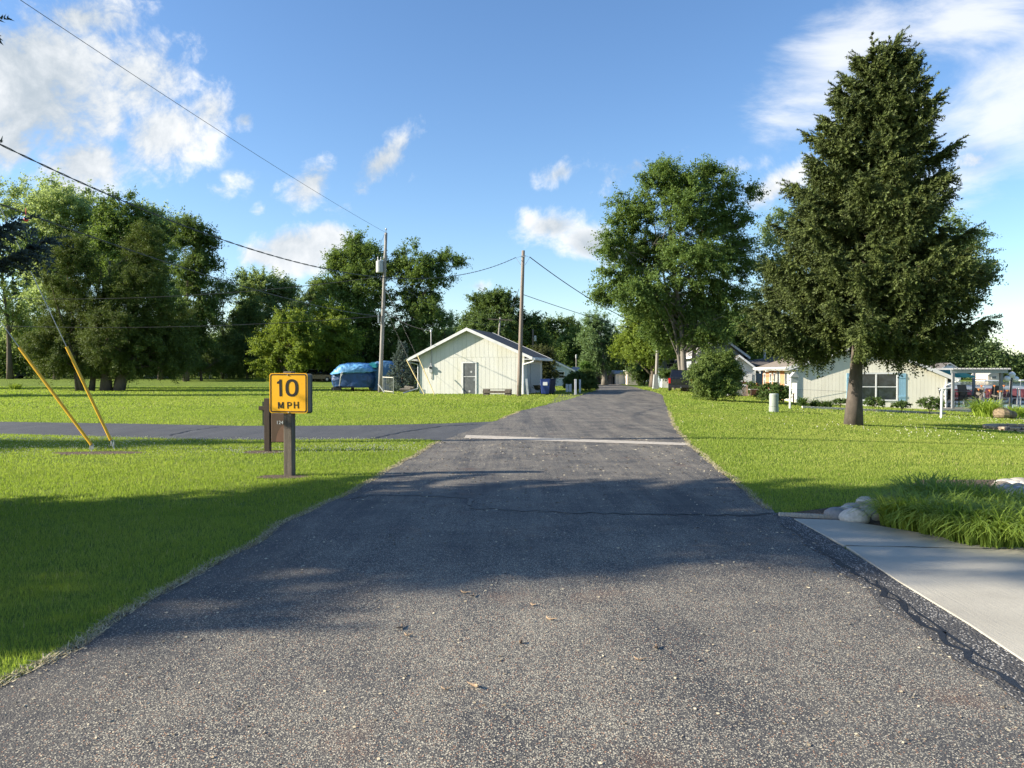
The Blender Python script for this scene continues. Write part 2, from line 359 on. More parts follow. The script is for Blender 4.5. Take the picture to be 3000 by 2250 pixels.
# cracks and patch seams: dark tar-filled joints
MS = M('tar joint', (.012, .012, .014), .5, .3, 20)
def seam(pts, w, z=.0155):
    P = []
    for i in range(len(pts) - 1):
        a, b = Vector(pts[i]), Vector(pts[i + 1]); n = max(2, int((b - a).length / .09))
        P += [a.lerp(b, k / n) for k in range(n)]
    P.append(Vector(pts[-1])); mb = MB(); vs = []
    for i, p in enumerate(P):
        d = (P[min(i + 1, len(P) - 1)] - P[max(0, i - 1)]).normalized(); nn = Vector((-d.y, d.x))
        o = (random.random() - .5) * w * 1.4; ww = w * (.3 + random.random() * .9)
        vs += [(*(p + nn * (o + ww / 2)), z), (*(p + nn * (o - ww / 2)), z)]
    mb.add(vs, [(2 * i, 2 * i + 1, 2 * i + 3, 2 * i + 2) for i in range(len(P) - 1)]); return tag(mb.build('road_crack', MS), kind='structure')
g2 = lambda a, b: tuple(G(a, b).xy)
seam([g2(1010, 1463), g2(1080, 1454), g2(1180, 1452), g2(1290, 1457), g2(1370, 1462)], .09)
seam([g2(1370, 1463), g2(1376, 1478), g2(1390, 1492)], .06)
seam([g2(1390, 1492), g2(1500, 1497), g2(1800, 1507), g2(2100, 1511), g2(2262, 1510)], .09)
seam([g2(990, 1468), g2(1040, 1462), g2(1062, 1450)], .03)
seam([g2(495, 1277), g2(560, 1262), g2(640, 1252)], .07, .012)
seam([g2(1080, 1288), g2(1180, 1266), g2(1290, 1250), g2(1400, 1243)], .09, .012)
for yy, x0, x1 in ((1188, 1720, 1950), (1180, 1700, 1948), (1172, 1690, 1940)):
    seam([g2(x0, yy), g2((x0 + x1) / 2, yy + 1), g2(x1, yy)], .09)
seam([g2(2403, 1612), g2(2500, 1682), g2(2600, 1752), g2(2697, 1826), g2(2850, 1935), g2(3010, 2050)], .05)
seam([g2(2560, 1705), g2(2640, 1765), g2(2750, 1840), g2(2900, 1950)], .025)
# gravelly apron between the road and the concrete walk
def apron():
    t = NT('apron'); v = t.vor(70, t.mapv((1, 1, .01))); s = t.N('ShaderNodeSeparateColor'); t.L(v.outputs['Color'], s.inputs[0])
    m = t.noise(5, 5, .7, t.mapv((1, .5, 1)))
    c = t.mix(t.ramp(t.noise(90, 4, .7), .3, .7), (.03, .031, .034), (.085, .08, .075))
    c = t.mix(t.math('MULTIPLY', t.math('LESS_THAN', s.outputs[0], t.ramp(m, .38, .68, .02, .75)), t.ramp(v.outputs['Distance'], .35, .5, 1, 0)), c, t.mix(s.outputs[1], (.26, .25, .23), (.52, .50, .46)))
    t.col(c); t.rough(.9); t.bump(v.outputs['Distance'], .8, .012); return t.m
CE = [(2325, 1524), (2467, 1607), (2634, 1711), (2833, 1833), (3000, 1946), (3300, 2160)]
ce = [G(*p) for p in CE]; ys_ap = np.arange(1.5, 8.6, .15)
cex = lambda y: np.interp(y, [p.y for p in reversed(ce)], [p.x for p in reversed(ce)])
strip('gravel_verge', ys_ap, roadR(ys_ap) - .10 + .03 * np.sin(ys_ap * 7), cex(ys_ap) + .01, .013, apron(), 2)
# concrete walk
t = NT('walk concrete'); n = t.noise(1.1, 6, .6); f = t.noise(120, 3, .6)
c = t.mix(t.ramp(n, .3, .7), (.37, .345, .28), (.47, .44, .36)); c = t.mix(t.ramp(f, .35, .65, 0, .25), c, (.24, .225, .2)); c = t.mix(t.ramp(t.noise(3.2, 7, .7, dist=.5), .55, .72, 0, .35), c, (.27, .25, .21)); t.col(c); t.rough(.85); t.bump(t.math('ADD', f, t.noise(90, 2, .5, t.mapv((1, .05, 1)))), .5, .005)
WALK = t.m
wk = [(*p.xy,) for p in ce] + [(7.5, ce[-1].y), (7.5, 6.6)] + [g2(3000, 1600), g2(2750, 1575), g2(2560, 1543), g2(2450, 1528)]
def walk_piece(pts):
    n = len(pts); mb = MB().add([(x, y, -.03) for x, y in pts] + [(x, y, .02) for x, y in pts], [tuple(range(n, 2 * n))] + [(i, (i + 1) % n, n + (i + 1) % n, n + i) for i in range(n)])
    return tag(mb.build('concrete_path', WALK, bevel=.008), kind='structure')
j0 = g2(2470, 1605); j1 = g2(3000, 1616)
jt = lambda x: j0[1] + (j1[1] - j0[1]) * (x - j0[0]) / (j1[0] - j0[0])
far = [p for p in [wk[0]] ] + [(j0[0] + .01, j0[1] + .022), (7.5, jt(7.5) + .022), (7.5, 6.95)] + wk[8:]
near_ = [(j0[0] + .02, j0[1] - .012)] + [(*p.xy,) for p in ce[2:]] + [(7.5, ce[-1].y), (7.5, jt(7.5) - .012)]
walk_piece(far); walk_piece(near_)
# lake and far shore
t = NT('lake water'); t.col((.05, .08, .10)); t.rough(.12); t.bump(t.noise(.9, 5, .6, t.mapv((1, 2.5, 1))), .25, .1)
flat('lake', [(24, 20), (1500, 20), (1500, 236), (24, 236)], -1.75, t.m)

# masks for planting grass
def in_poly(x, y, P):
    P = np.array(P); c = np.zeros(len(x), bool); j = len(P) - 1
    for i in range(len(P)):
        xi, yi = P[i][:2]; xj, yj = P[j][:2]
        with np.errstate(divide='ignore', invalid='ignore'):
            c ^= ((yi > y) != (yj > y)) & (x < (xj - xi) * (y - yi) / (yj - yi + 1e-12) + xi)
        j = i
    return c
def ellm(x, y, cx, cy, rx, ry): return ((x - cx) / rx) ** 2 + ((y - cy) / ry) ** 2 < 1
BARE = []      # (cx, cy, rx, ry): mulch rings and beds kept free of grass
m1 = G(285, 1328); BARE.append((m1.x, m1.y, .85, .30))
m2 = G(775, 1325); BARE.append((m2.x, m2.y, .42, .34))
m3 = G(826, 1398); BARE.append((m3.x, m3.y, .38, .22))
bed = [g2(2280, 1508), g2(2420, 1490), g2(2520, 1476), g2(2620, 1440), g2(2700, 1408), (7.6, 11.2), (7.6, 6.5), g2(3000, 1606), g2(2560, 1548), g2(2320, 1526)]
t = NT('mulch'); v = t.vor(30, t.mapv((1, 2, 1))); c = t.mix(t.ramp(t.noise(40, 4, .7), .3, .7), (.04, .026, .016), (.19, .13, .08)); t.col(c); t.rough(.95); t.bump(v.outputs['Distance'], 1, .03); MULCH = t.m
flat('garden_bed', bed, .006, MULCH)
for i, (cx, cy, rx, ry) in enumerate(BARE):
    mb = MB(); n = 26; vs = [(cx + rx * 1.05 * (1 + .12 * math.sin(3 * a + i)) * math.cos(a), cy + ry * 1.05 * (1 + .15 * math.sin(2 * a + i)) * math.sin(a), .007) for a in [2 * math.pi * k / n for k in range(n)]]
    mb.add(vs, [tuple(range(n))]); tag(mb.build('bare_soil', MULCH), kind='structure')
HARD = []      # polygons of houses etc. appended later (world xy)
def blocked(x, y):
    e = .015 + .02 * np.sin(y * 7.3)
    m = (x > roadL(y) + e - .02) & (x < roadR(y) - e) & (y < YEND + 2)
    m |= (y < 8.75) & (x > roadR(y) - .1) & (x < cex(y) + .06)
    m |= in_poly(x, y, drv) | in_poly(x, y, wk) | in_poly(x, y, bed)
    m |= x > shoreX(y) - .5
    for b_ in BARE: m |= ellm(x, y, *b_)
    for P in HARD: m |= in_poly(x, y, P)
    return m
def blades(n_or_xy, h, w, lean=.45):
    x, y = n_or_xy; n = len(x); z = tz(x, y)
    a = rng.uniform(0, 2 * np.pi, n); la = rng.uniform(0, 2 * np.pi, n); hh = h * rng.uniform(.55, 1.15, n); ww = w * rng.uniform(.6, 1.2, n) / 2
    l = hh * lean * rng.uniform(.1, 1.3, n); dx, dy = np.cos(a) * ww, np.sin(a) * ww
    tip = np.stack([x + l * np.cos(la), y + l * np.sin(la), z + hh], 1)
    p0 = np.stack([x - dx, y - dy, z - .004], 1); p1 = np.stack([x + dx, y + dy, z - .004], 1)
    return np.stack([p0, p1, tip], 1).reshape(-1, 3)
def grass():
    V = []
    for y0, y1, dens, h, w in ((1, 6, 6500, .040, .005), (6, 9, 4600, .040, .007), (9, 13, 2500, .040, .010), (13, 20, 1100, .040, .015), (20, 32, 400, .044, .026), (32, 48, 120, .06, .05), (48, 75, 40, .07, .09)):
        for side in (-1, 1):
            xw = .74 * y1 + 1.5
            n = int(dens * (y1 - y0) * xw); x = rng.uniform(0, xw, n) * side; y = rng.uniform(y0, y1, n)
            k = (np.abs(x) < .74 * y + 1.5); x, y = x[k], y[k]; k = ~blocked(x, y); x, y = x[k], y[k]
            # tufty density
            q = np.sin(x * 5.1 + 1.7 * np.sin(y * 3.3)) * np.sin(y * 4.7 + 1.3 * np.sin(x * 2.9)); k = rng.uniform(0, 1, len(x)) < .78 + .3 * q
            V.append(blades((x[k], y[k]), h, w))
    V = np.concatenate(V); t = NT('grass blades'); g = t.N('ShaderNodeNewGeometry')
    pn = t.ramp(t.noise(.5, 5, .6), .3, .7); p2 = t.ramp(t.noise(.16, 3, .6), .42, .62)
    c = t.mix(t.math('ADD', t.math('MULTIPLY', g.outputs['Random Per Island'], .55), t.math('MULTIPLY', pn, .45)), (.125, .185, .022), (.31, .385, .075))
    c = t.mix(t.math('MULTIPLY', p2, .55), c, (.36, .38, .09)); c = t.mix(t.math('MULTIPLY', t.ramp(t.noise(1.6, 4, .6, t.mapv(loc=(7, 3, 0))), .56, .7), .45), c, (.09, .17, .02))
    c = t.mix(t.math('GREATER_THAN', g.outputs['Random Per Island'], .965), c, (.42, .36, .17))
    t.col(c); t.rough(.6); t.b.inputs['Specular IOR Level'].default_value = .2
    tr = t.N('ShaderNodeBsdfTranslucent'); t.L(t.mix(.5, c, (.42, .6, .04)), tr.inputs['Color']); mx = t.N('ShaderNodeMixShader'); mx.inputs[0].default_value = .42
    t.L(t.b.outputs[0], mx.inputs[1]); t.L(tr.outputs[0], mx.inputs[2]); t.L(mx.outputs[0], t.out.inputs['Surface'])
    tag(big_mesh('grass', V, 3, t.m), 'short mown green grass of the lawns', 'grass', kind='stuff')
    # dry clippings and thatch along the asphalt edges
    V = []
    for ef, s, dens in ((roadL, -1, 800), (roadR, 1, 600)):
        n = int(dens * 20); y = 1 + 29 * rng.uniform(0, 1, n) ** 1.6; x = ef(y) + s * rng.uniform(-.045, .06, n) + .04 * np.sin(y * 3.1 + 1) * np.sin(y * 1.3 + 2)
        k = ((x < 0) | (y > 8.8)) & ~in_poly(x, y, drv) & ~((x < 0) & (y > 17.2) & (y < 25)); V.append(blades((x[k], y[k]), .02, .01, 3.2))
    V = np.concatenate(V); V[:, 2] += .012
    t = NT('dry thatch'); g = t.N('ShaderNodeNewGeometry'); t.col(t.mix(g.outputs['Random Per Island'], (.20, .165, .09), (.58, .52, .34))); t.rough(.9)
    tag(big_mesh('dry_grass', V, 3, t.m), 'dry clippings along the edges of the asphalt', 'dry grass', kind='stuff')
    # clover flowers
    V = []
    for cx, cy, rx, ry, n in ((-10, 17.6, 8, .7, 1500), (m2.x, m2.y + .1, 1.1, .6, 300), (-2.9, 15.6, 1.6, .9, 260), (-9, 15.4, 3, 1.6, 500), (15, 24.5, 8, 4.5, 170), (22, 36, 9, 5, 260)):
        x = cx + rx * rng.normal(0, .5, n); y = cy + ry * rng.normal(0, .5, n); k = ~blocked(x, y); x, y = x[k], y[k]; z = tz(x, y) + rng.uniform(.03, .06, len(x))
        c_ = np.stack([x, y, z], 1); r_ = .011 * (1 + (y > 20) * .8)
        for dx, dy in (((1, 0, 0), (0, 0, 1)), ((0, 1, 0), (0, 0, 1)), ((1, 0, 0), (0, 1, 0))):
            dx = np.array(dx) * r_[:, None]; dy = np.array(dy) * r_[:, None]
            V.append(np.stack([c_ - dx, c_ - dy, c_ + dx, c_ + dy], 1).reshape(-1, 3))
    tag(big_mesh('clover_flowers', np.concatenate(V), 4, M('clover', (.62, .62, .5), .8, .1)), 'white clover flowers dotted through the lawns', 'clover', kind='stuff')

# ------------------------------------------------------------------ vegetation builders
BARK = M('bark', (.105, .085, .065), .95, .35, 5, dirt=(.20, .18, .15), stretch=(1, 1, .25), bump=.8)
BARKL = M('pale bark', (.165, .15, .125), .95, .35, 4, dirt=(.09, .075, .06), stretch=(1, 1, .3), bump=.8)
def unit(v): return v / np.maximum(np.linalg.norm(v, axis=-1, keepdims=True), 1e-9)
def leaf_quads(c, n, size, asp=.55):
    """c centres, n normals -> diamond leaves with a fold"""
    N = len(c); r = unit(rng.normal(size=(N, 3))); a = unit(np.cross(n, r)); b = np.cross(n, a)
    s = (size * rng.uniform(.6, 1.3, N))[:, None]
    return np.stack([c - a * s * .5, c + b * s * asp * .5 + n * s * .08, c + a * s * .5, c - b * s * asp * .5 + n * s * .08], 1).reshape(-1, 3)
def tube_path(p, q, bend, n=6):
    p, q = Vector(p), Vector(q); o = Vector([random.uniform(-1, 1) for _ in range(3)]) * (q - p).length * bend
    return [p.lerp(q, t) + o * math.sin(math.pi * t) + Vector((0, 0, 1)) * (q - p).length * .12 * math.sin(math.pi * t) for t in [i / n for i in range(n + 1)]]
def leaf_tree(name, label, cat, base, lobes, mat, trunk=None, nclump=200, per=120, leaf=.2, cr=None, tw=.9, bark=None, group=None,
              shell=.45, up=.25, trunks=None, limbs=26, parent_loc=None, asp=.6, hole=0., toproot=.72, flat_=.75):
    """base: world point. lobes: (x, y, z, rx, ry, rz) relative to the base. Clumps of twigs with leaves spread through the lobes, limbs run to them"""
    leaf *= .72; per = int(per * 2.0); nclump = int(nclump * 1.15)
    base = Vector(base); root = empty(name, base, 0, label, cat, group); bark = bark or BARK
    L_ = np.array(lobes, float); wts = (L_[:, 3] * L_[:, 4] * L_[:, 5]) ** .72; wts /= wts.sum()
    k = rng.choice(len(L_), nclump, p=wts); d = unit(rng.normal(size=(nclump, 3))); rr = rng.uniform(0, 1, nclump) ** shell
    C = L_[k, :3] + d * rr[:, None] * L_[k, 3:] * .9
    C = C[C[:, 2] > .3]
    if hole: C = C[np.sin(C[:, 0] * 1.3 + C[:, 2]) * np.sin(C[:, 2] * 1.7 - C[:, 1]) < 1 - hole]
    ctr = np.average(L_[:, :3], axis=0, weights=wts); W_ = L_[:, 3].max()
    cr = cr or W_ * .22
    n = len(C); nt = 9; out = unit((C - ctr) * np.array([1, 1, .8]) + np.array([0, 0, W_ * up]))
    td = unit(out[:, None] * .9 + rng.normal(size=(n, nt, 3)) * .75 * np.array([1, 1, flat_])); tl = cr * tw * rng.uniform(.5, 1.9, (n, nt))
    m = max(2, per // nt); s = rng.uniform(.1, 1, (n, nt, m))
    P = C[:, None, None] + td[:, :, None] * (tl[:, :, None] * s)[..., None] + rng.normal(size=(n, nt, m, 3)) * cr * .10
    P[..., 2] -= (s ** 2) * cr * .22
    P = P.reshape(-1, 3); nn = unit(rng.normal(size=P.shape) * .75 + np.repeat(out, nt * m, 0) * .5 + np.array([0, 0, .55]))
    big_mesh('crown', leaf_quads(P, nn, leaf, asp), 4, mat, root)
    H = (L_[:, 2] + L_[:, 5]).max(); mb = MB()
    if trunks is None:
        r = trunk or .3; trunks = [((0, 0), (ctr[0] * .9, ctr[1] * .9), r)]
    tops = []
    for (b0, b1, r) in trunks:
        zt = H * toproot; path = []
        for i in range(9):
            t = i / 8; w_ = math.sin(t * 5 + b0[0] * 3) * .04 * H * t * (1 - t)
            path.append((b0[0] + (b1[0] - b0[0]) * t + w_, b0[1] + (b1[1] - b0[1]) * t, -.15 + (zt + .15) * t))
        mb.tube(path, [r * 1.35, r * 1.02] + [r * (1 - .8 * i / 8) for i in range(2, 9)], 10); tops.append((path, r))
    if limbs:
        idx = np.argsort(rng.uniform(0, 1, n))[:limbs]
        for i in idx:
            c_ = C[i]; path, r = tops[i % len(tops)]
            zt = max(H * .13, c_[2] - math.hypot(c_[0], c_[1]) * random.uniform(.55, 1.1)); zt = min(zt, path[-1][2] * .97)
            j = min(7, max(0, int((zt + .15) / (path[-1][2] + .15) * 8))); a0 = Vector(path[j]); a1 = Vector(path[j + 1]); f = (zt - a0.z) / (a1.z - a0.z)
            p = a0.lerp(a1, f); rl = r * (1 - .75 * zt / path[-1][2]) * .45
            q = Vector(c_); pp = tube_path(p, q, .07); mb.tube(pp, [max(.015, rl * (1 - .85 * t / 6)) for t in range(7)], 5, False)
            for _ in range(2):
                m_ = pp[random.randint(2, 5)]; e = C[rng.integers(n)]; e = m_.lerp(Vector(e), min(1, W_ * .5 / max(.1, (Vector(e) - m_).length)))
                mb.tube(tube_path(m_, e, .1, 4), [max(.012, rl * .4 * (1 - .2 * t)) for t in range(5)], 4, False)
    mb.build('trunk', bark, root, smooth=True)
    return root
def lobes_px(Y, base, P, fy=.85, seed=0):
    """crown lobes given by where they stand in the view at distance Y"""
    out = []
    for i, (px, py, rx, ry) in enumerate(P):
        w = W(px, py, Y); s = Y / F; dy = math.sin(i * 2.4 + seed) * rx * s * .45
        out.append((w.x - base[0], dy, w.z - base[2], rx * s, rx * s * fy, ry * s))
    return out
def tree_px(name, label, cat, Y, bx, P, mat, far=1., **k):
    if far != 1:
        Y = Y * far; k['leaf'] = k['leaf'] * far; k['cr'] = k['cr'] * far
    X = W(bx, 1125, Y).x; b = Vector((X, Y, tzf(X, Y)))
    return leaf_tree(name, label, cat, b, lobes_px(Y, b, P, seed=bx), mat, **k)

def conifer(name, label, cat, base, H, prof, mat, z0, lean=(0, 0), nbr=300, twl=.32, droop=.28, tuft=.075, leaders=((0, 0, 0),), tr=.22, hang=.5, bark=None, group=None, ntw=46, seedamp=.18):
    """whorled branches with side twigs and hanging twigs, every twig clad in needle tufts"""
    base = Vector(base); root = empty(name, base, 0, label, cat, group); mbt = MB()
    ax = lambda z: np.array([lean[0] * (max(0, z) / H) ** 1.3, lean[1] * z / H, z])
    mbt.tube([tuple(ax(z)) for z in np.linspace(-.1, H * .97, 12)], [tr * 1.5, tr * 1.1] + [tr * (1 - .93 * i / 11) + .01 for i in range(2, 12)], 12)
    PV = []
    pz = [p[0] for p in prof]; pr = [p[1] for p in prof]
    T = []; D = []; LN = []
    for i in range(nbr):
        u = (i + random.random()) / nbr; z = z0 + (H * .985 - z0) * (u ** 1.08); z = max(z0, round(z / .66) * .66 + random.gauss(0, .06)) if H > 9 else z; ph = i * 2.39996 + random.uniform(-.4, .4)
        rr = np.interp(z, pz, pr) * random.uniform(.62, 1.04) * (1 + seedamp * math.sin(ph * 2 + z * .8)) * (1 + seedamp * 1.3 * math.sin(round(z / .5) * 2.3 + ph))
        rr = min(rr, np.interp(z, pz, pr) * 1.02)
        dv = np.array([math.cos(ph), math.sin(ph), 0]); f = (z - z0) / (H - z0); up_ = .05 + .55 * f ** 2.2
        a0 = ax(z); ts = np.linspace(0, 1, 7)
        pts = [a0 + dv * rr * t + np.array([0, 0, rr * (up_ * t - droop * (1 - f * .6) * math.sin(t * 2.2) * 1.1 + .16 * t ** 3)]) for t in ts]
        mbt.tube([tuple(p) for p in pts], [max(.008, .035 * (rr / 3) * (1.05 - t)) for t in ts], 4, False)
        k = max(6, int(ntw * rr / max(pr) * (1.0 + .5 * f))); s0 = .28 * (1 - f) if H > 9 else .1; s = rng.uniform(0, 1, k) ** .75 * (1 - s0) + s0
        pos = np.stack([np.interp(s, ts, [p[c] for p in pts]) for c in range(3)], 1)
        side = np.array([-dv[1], dv[0], 0]); sg = rng.choice([-1, 1], k)
        hg = rng.uniform(0, 1, k) < hang * (1 - .75 * f)
        dd = dv * rng.uniform(.35, 1.0, k)[:, None] + side * (sg * rng.uniform(.2, 1.1, k))[:, None] + np.array([0, 0, 1]) * rng.normal(-.12 + .35 * f, .22, k)[:, None]
        dh = dv * rng.uniform(-.1, .5, k)[:, None] + side * (sg * rng.uniform(0, .35, k))[:, None] + np.array([0, 0, -1.])
        dd = unit(np.where(hg[:, None], dh, dd)); ln = twl * rng.uniform(.55, 1.4, k) * (1.1 - .35 * f) * (.5 + .6 * (1 - np.abs(s - .55)))
        T.append(pos); D.append(dd); LN.append(ln)
        tip = pts[-1]; T.append(tip[None]); D.append(unit((pts[-1] - pts[-3])[None])); LN.append(np.array([twl * .9]))
    for lx, ly, lz in leaders:
        for q in range(16):
            t = q / 16; p = ax(H) * 1. + np.array([lx * t, ly * t, -1.1 + (1.1 + lz) * t]); T.append(p[None]); D.append(unit(np.array([[math.cos(q * 2.4), math.sin(q * 2.4), .9]]))); LN.append(np.array([twl * .75 * (1.2 - t)]))
        mbt.tube([tuple(ax(H * .9)), tuple(ax(H) + np.array([lx, ly, lz]))], [.03, .008], 4)
    T = np.concatenate(T); D = np.concatenate(D); LN = np.concatenate(LN); n = len(T); m = 8
    s = np.linspace(.08, 1, m)[None, :, None]
    P = T[:, None] + D[:, None] * LN[:, None, None] * s; P[..., 2] -= (s[..., 0] ** 2) * LN[:, None] * .12
    P = np.repeat(P.reshape(-1, 3), 4, 0); DD = np.repeat(np.repeat(D, m, 0), 4, 0)
    r = unit(np.cross(DD, rng.normal(size=DD.shape))); a = unit(DD * .8 + r * .85); w = unit(np.cross(a, r + rng.normal(size=r.shape) * .4)); ln = (tuft * rng.uniform(.7, 1.35, len(P)))[:, None]
    V = np.stack([P - w * ln * .24, P + w * ln * .24, P + a * ln], 1).reshape(-1, 3)
    big_mesh('crown', V, 3, mat, root); mbt.build('trunk', bark or BARK, root, smooth=True)
    return root
def shrub(name, label, cat, c, r, h, mat, n=60, per=60, leaf=.05, group=None):
    """round bush of leaf clumps on short stems"""
    return leaf_tree(name, label, cat, c, [(0, 0, h * .52, r, r, h * .48)], mat, trunk=.03, nclump=n, per=per, leaf=leaf, cr=r * .24, shell=.3, group=group, limbs=5, toproot=.4)
def bladeclump(name, label, cat, c, r, h, nb, mat, w=.014, group=None, flowers=None):
    root = empty(name, c, 0, label, cat, group); n = nb
    a = rng.uniform(0, 2 * np.pi, n); rb = r * .55 * rng.uniform(0, 1, n) ** .6; ba = rng.uniform(0, 2 * np.pi, n)
    b0 = np.stack([rb * np.cos(ba), rb * np.sin(ba), np.zeros(n)], 1)
    dirv = unit(b0 * 1.2 + np.stack([np.cos(a), np.sin(a), np.zeros(n)], 1) * r * .45); sd_ = np.stack([-dirv[:, 1], dirv[:, 0], np.zeros(n)], 1)
    ln = h * rng.uniform(.75, 1.25, n); reach = rng.uniform(.45, 1.25, n); V = []; m = 6
    prev = None
    for i in range(m + 1):
        t = i / m; x = reach * ln * .85 * t ** 1.6; z = ln * (1.25 * t - (.35 + .75 * reach) * t ** 2.2 * .8)
        z = np.maximum(z, .01)
        p = b0 + dirv * x[:, None] + np.array([0, 0, 1.]) * z[:, None]; ww = (w * (1 - t) ** .6 * .5 + .0008) * rng.uniform(.9, 1.1, n)
        cur = (p - sd_ * ww[:, None], p + sd_ * ww[:, None])
        V += [cur[0], cur[1]]
    me = bpy.data.meshes.new('leaves'); A = np.stack(V, 1); me.vertices.add(A.shape[0] * A.shape[1]); me.vertices.foreach_set('co', A.astype(np.float32).ravel())
    nr = m + 1; i0 = (np.arange(n)[:, None] * nr * 2 + np.arange(m)[None] * 2).ravel(); f = np.stack([i0, i0 + 1, i0 + 3, i0 + 2], 1).astype(np.int32)
    me.loops.add(f.size); me.loops.foreach_set('vertex_index', f.ravel()); me.polygons.add(len(f)); me.polygons.foreach_set('loop_start', np.arange(0, f.size, 4, dtype=np.int32)); me.update(calc_edges=True); me.materials.append(mat)
    o = bpy.data.objects.new('leaves', me); col.objects.link(o); o.parent = root
    return root
# ------------------------------------------------------------------ materials
WHITE = M('white paint', (.64, .65, .65), .55, .07, 3, dirt=(.5, .5, .47))
CREAM = M('cream siding', (.60, .60, .55), .75, .06, 1.6, dirt=(.55, .53, .40), stretch=(1, 1, .35))
CREAM2 = M('ivory siding', (.68, .66, .56), .75, .06, 1.5, dirt=(.57, .54, .42), stretch=(1, 1, .35))
SHING = M('grey shingle', (.10, .09, .085), .95, .3, 14, bump=.6)
SHINGL = M('pale shingle', (.30, .29, .28), .95, .2, 14, bump=.6)
SHINGB = M('brown shingle', (.20, .13, .095), .95, .25, 14, bump=.6)
SHINGT = M('taupe shingle', (.20, .17, .14), .95, .25, 12, bump=.6)
BLUES = M('pale blue siding', (.42, .51, .57), .7, .06, 2)
GREYS = M('slate blue siding', (.27, .29, .32), .75, .1, 2)
ORBR = M('orange brick', (.52, .24, .12), .9, .25, 9, dirt=(.6, .36, .22))
GLASS = glass('window glass'); GLASSD = glass('dark glass', (.006, .008, .01))
CURT = M('curtain', (.30, .33, .30), .9, .15, 5, stretch=(6, 6, .4))
POLEW = M('weathered pole', (.25, .238, .22), .9, .22, 3, dirt=(.15, .12, .09), stretch=(4, 4, .3), bump=.5)
POLEW2 = M('brown pole', (.20, .165, .14), .9, .25, 3, dirt=(.32, .27, .21), stretch=(4, 4, .3), bump=.5)
GALV = M('galvanised steel', (.42, .43, .44), .45, .12, 6, metal=.6)
GREYP = M('grey paint', (.36, .38, .38), .5, .08, 5)
DARK = M('black metal', (.02, .02, .022), .4, .2, 6)
BLACKR = M('rubber', (.018, .018, .018), .8, .2, 8)
WIRE = M('wire', (.03, .03, .032), .5, .1, 5)
YEL = M('yellow plastic', (.70, .40, .015), .45, .12, 4, dirt=(.45, .27, .03))
SOFTY = M('faded yellow', (.62, .50, .22), .6, .1, 4)
STONE = M('river stone', (.34, .31, .26), .85, .25, 9, dirt=(.5, .46, .4))
STONEW = M('pale stone', (.52, .50, .46), .85, .2, 30, dirt=(.38, .33, .27))
STONET = M('tan paver', (.42, .33, .24), .9, .2, 8)
OLDW = M('old timber', (.12, .10, .08), .95, .35, 7, dirt=(.26, .23, .19), stretch=(5, 5, .35), bump=1)
BROWNW = M('brown stained wood', (.055, .036, .025), .8, .25, 6, stretch=(4, 4, .4), bump=.5)
BROWNM = M('brown metal', (.105, .062, .042), .5, .12, 5)

def window(parent, x, y, z, w, h, ny=1, panes=(1, 2), frame=WHITE, name='window', fw=.07, gl=None, cols=1):
    """window in the local x-z plane of parent, face towards -y, lower left corner x,z"""
    mb = MB(); mb.box(x - fw, x + w + fw, y - .05, y + .02, z - fw, z).box(x - fw, x + w + fw, y - .05, y + .02, z + h, z + h + fw)
    mb.box(x - fw, x, y - .05, y + .02, z, z + h).box(x + w, x + w + fw, y - .05, y + .02, z, z + h)
    for i in range(1, panes[0]): mb.box(x + w * i / panes[0] - .04, x + w * i / panes[0] + .04, y - .045, y + .02, z, z + h)
    for k in range(panes[0]):
        xa = x + w * k / panes[0] + (.04 if k else 0); xb = x + w * (k + 1) / panes[0] - (.04 if k < panes[0] - 1 else 0)
        for j in range(1, panes[1]): mb.box(xa, xb, y - .035, y + .02, z + h * j / panes[1] - .025, z + h * j / panes[1] + .025)
    f = mb.build(name, frame, parent)
    MB().box(x, x + w, y - .012, y + .012, z, z + h).build('pane', gl or GLASS, f)
    return f
def boards(mb, x0, x1, y, zlo, ztop, pitch=.305, gap=.014, t=.012):
    """vertical boards on the local x-z plane, ztop(x) gives the roof line"""
    n = max(1, round((x1 - x0) / pitch)); p = (x1 - x0) / n
    for i in range(n):
        a = x0 + i * p + gap / 2; b = x0 + (i + 1) * p - gap / 2; m = [a, b]
        za, zb = ztop(a), ztop(b)
        if za <= zlo + .02 and zb <= zlo + .02: continue
        za = max(za, zlo + .01); zb = max(zb, zlo + .01)
        mb.hexa([(a, y - t, zlo), (b, y - t, zlo), (b, y, zlo), (a, y, zlo)], [(a, y - t, za), (b, y - t, zb), (b, y, zb), (a, y, za)])
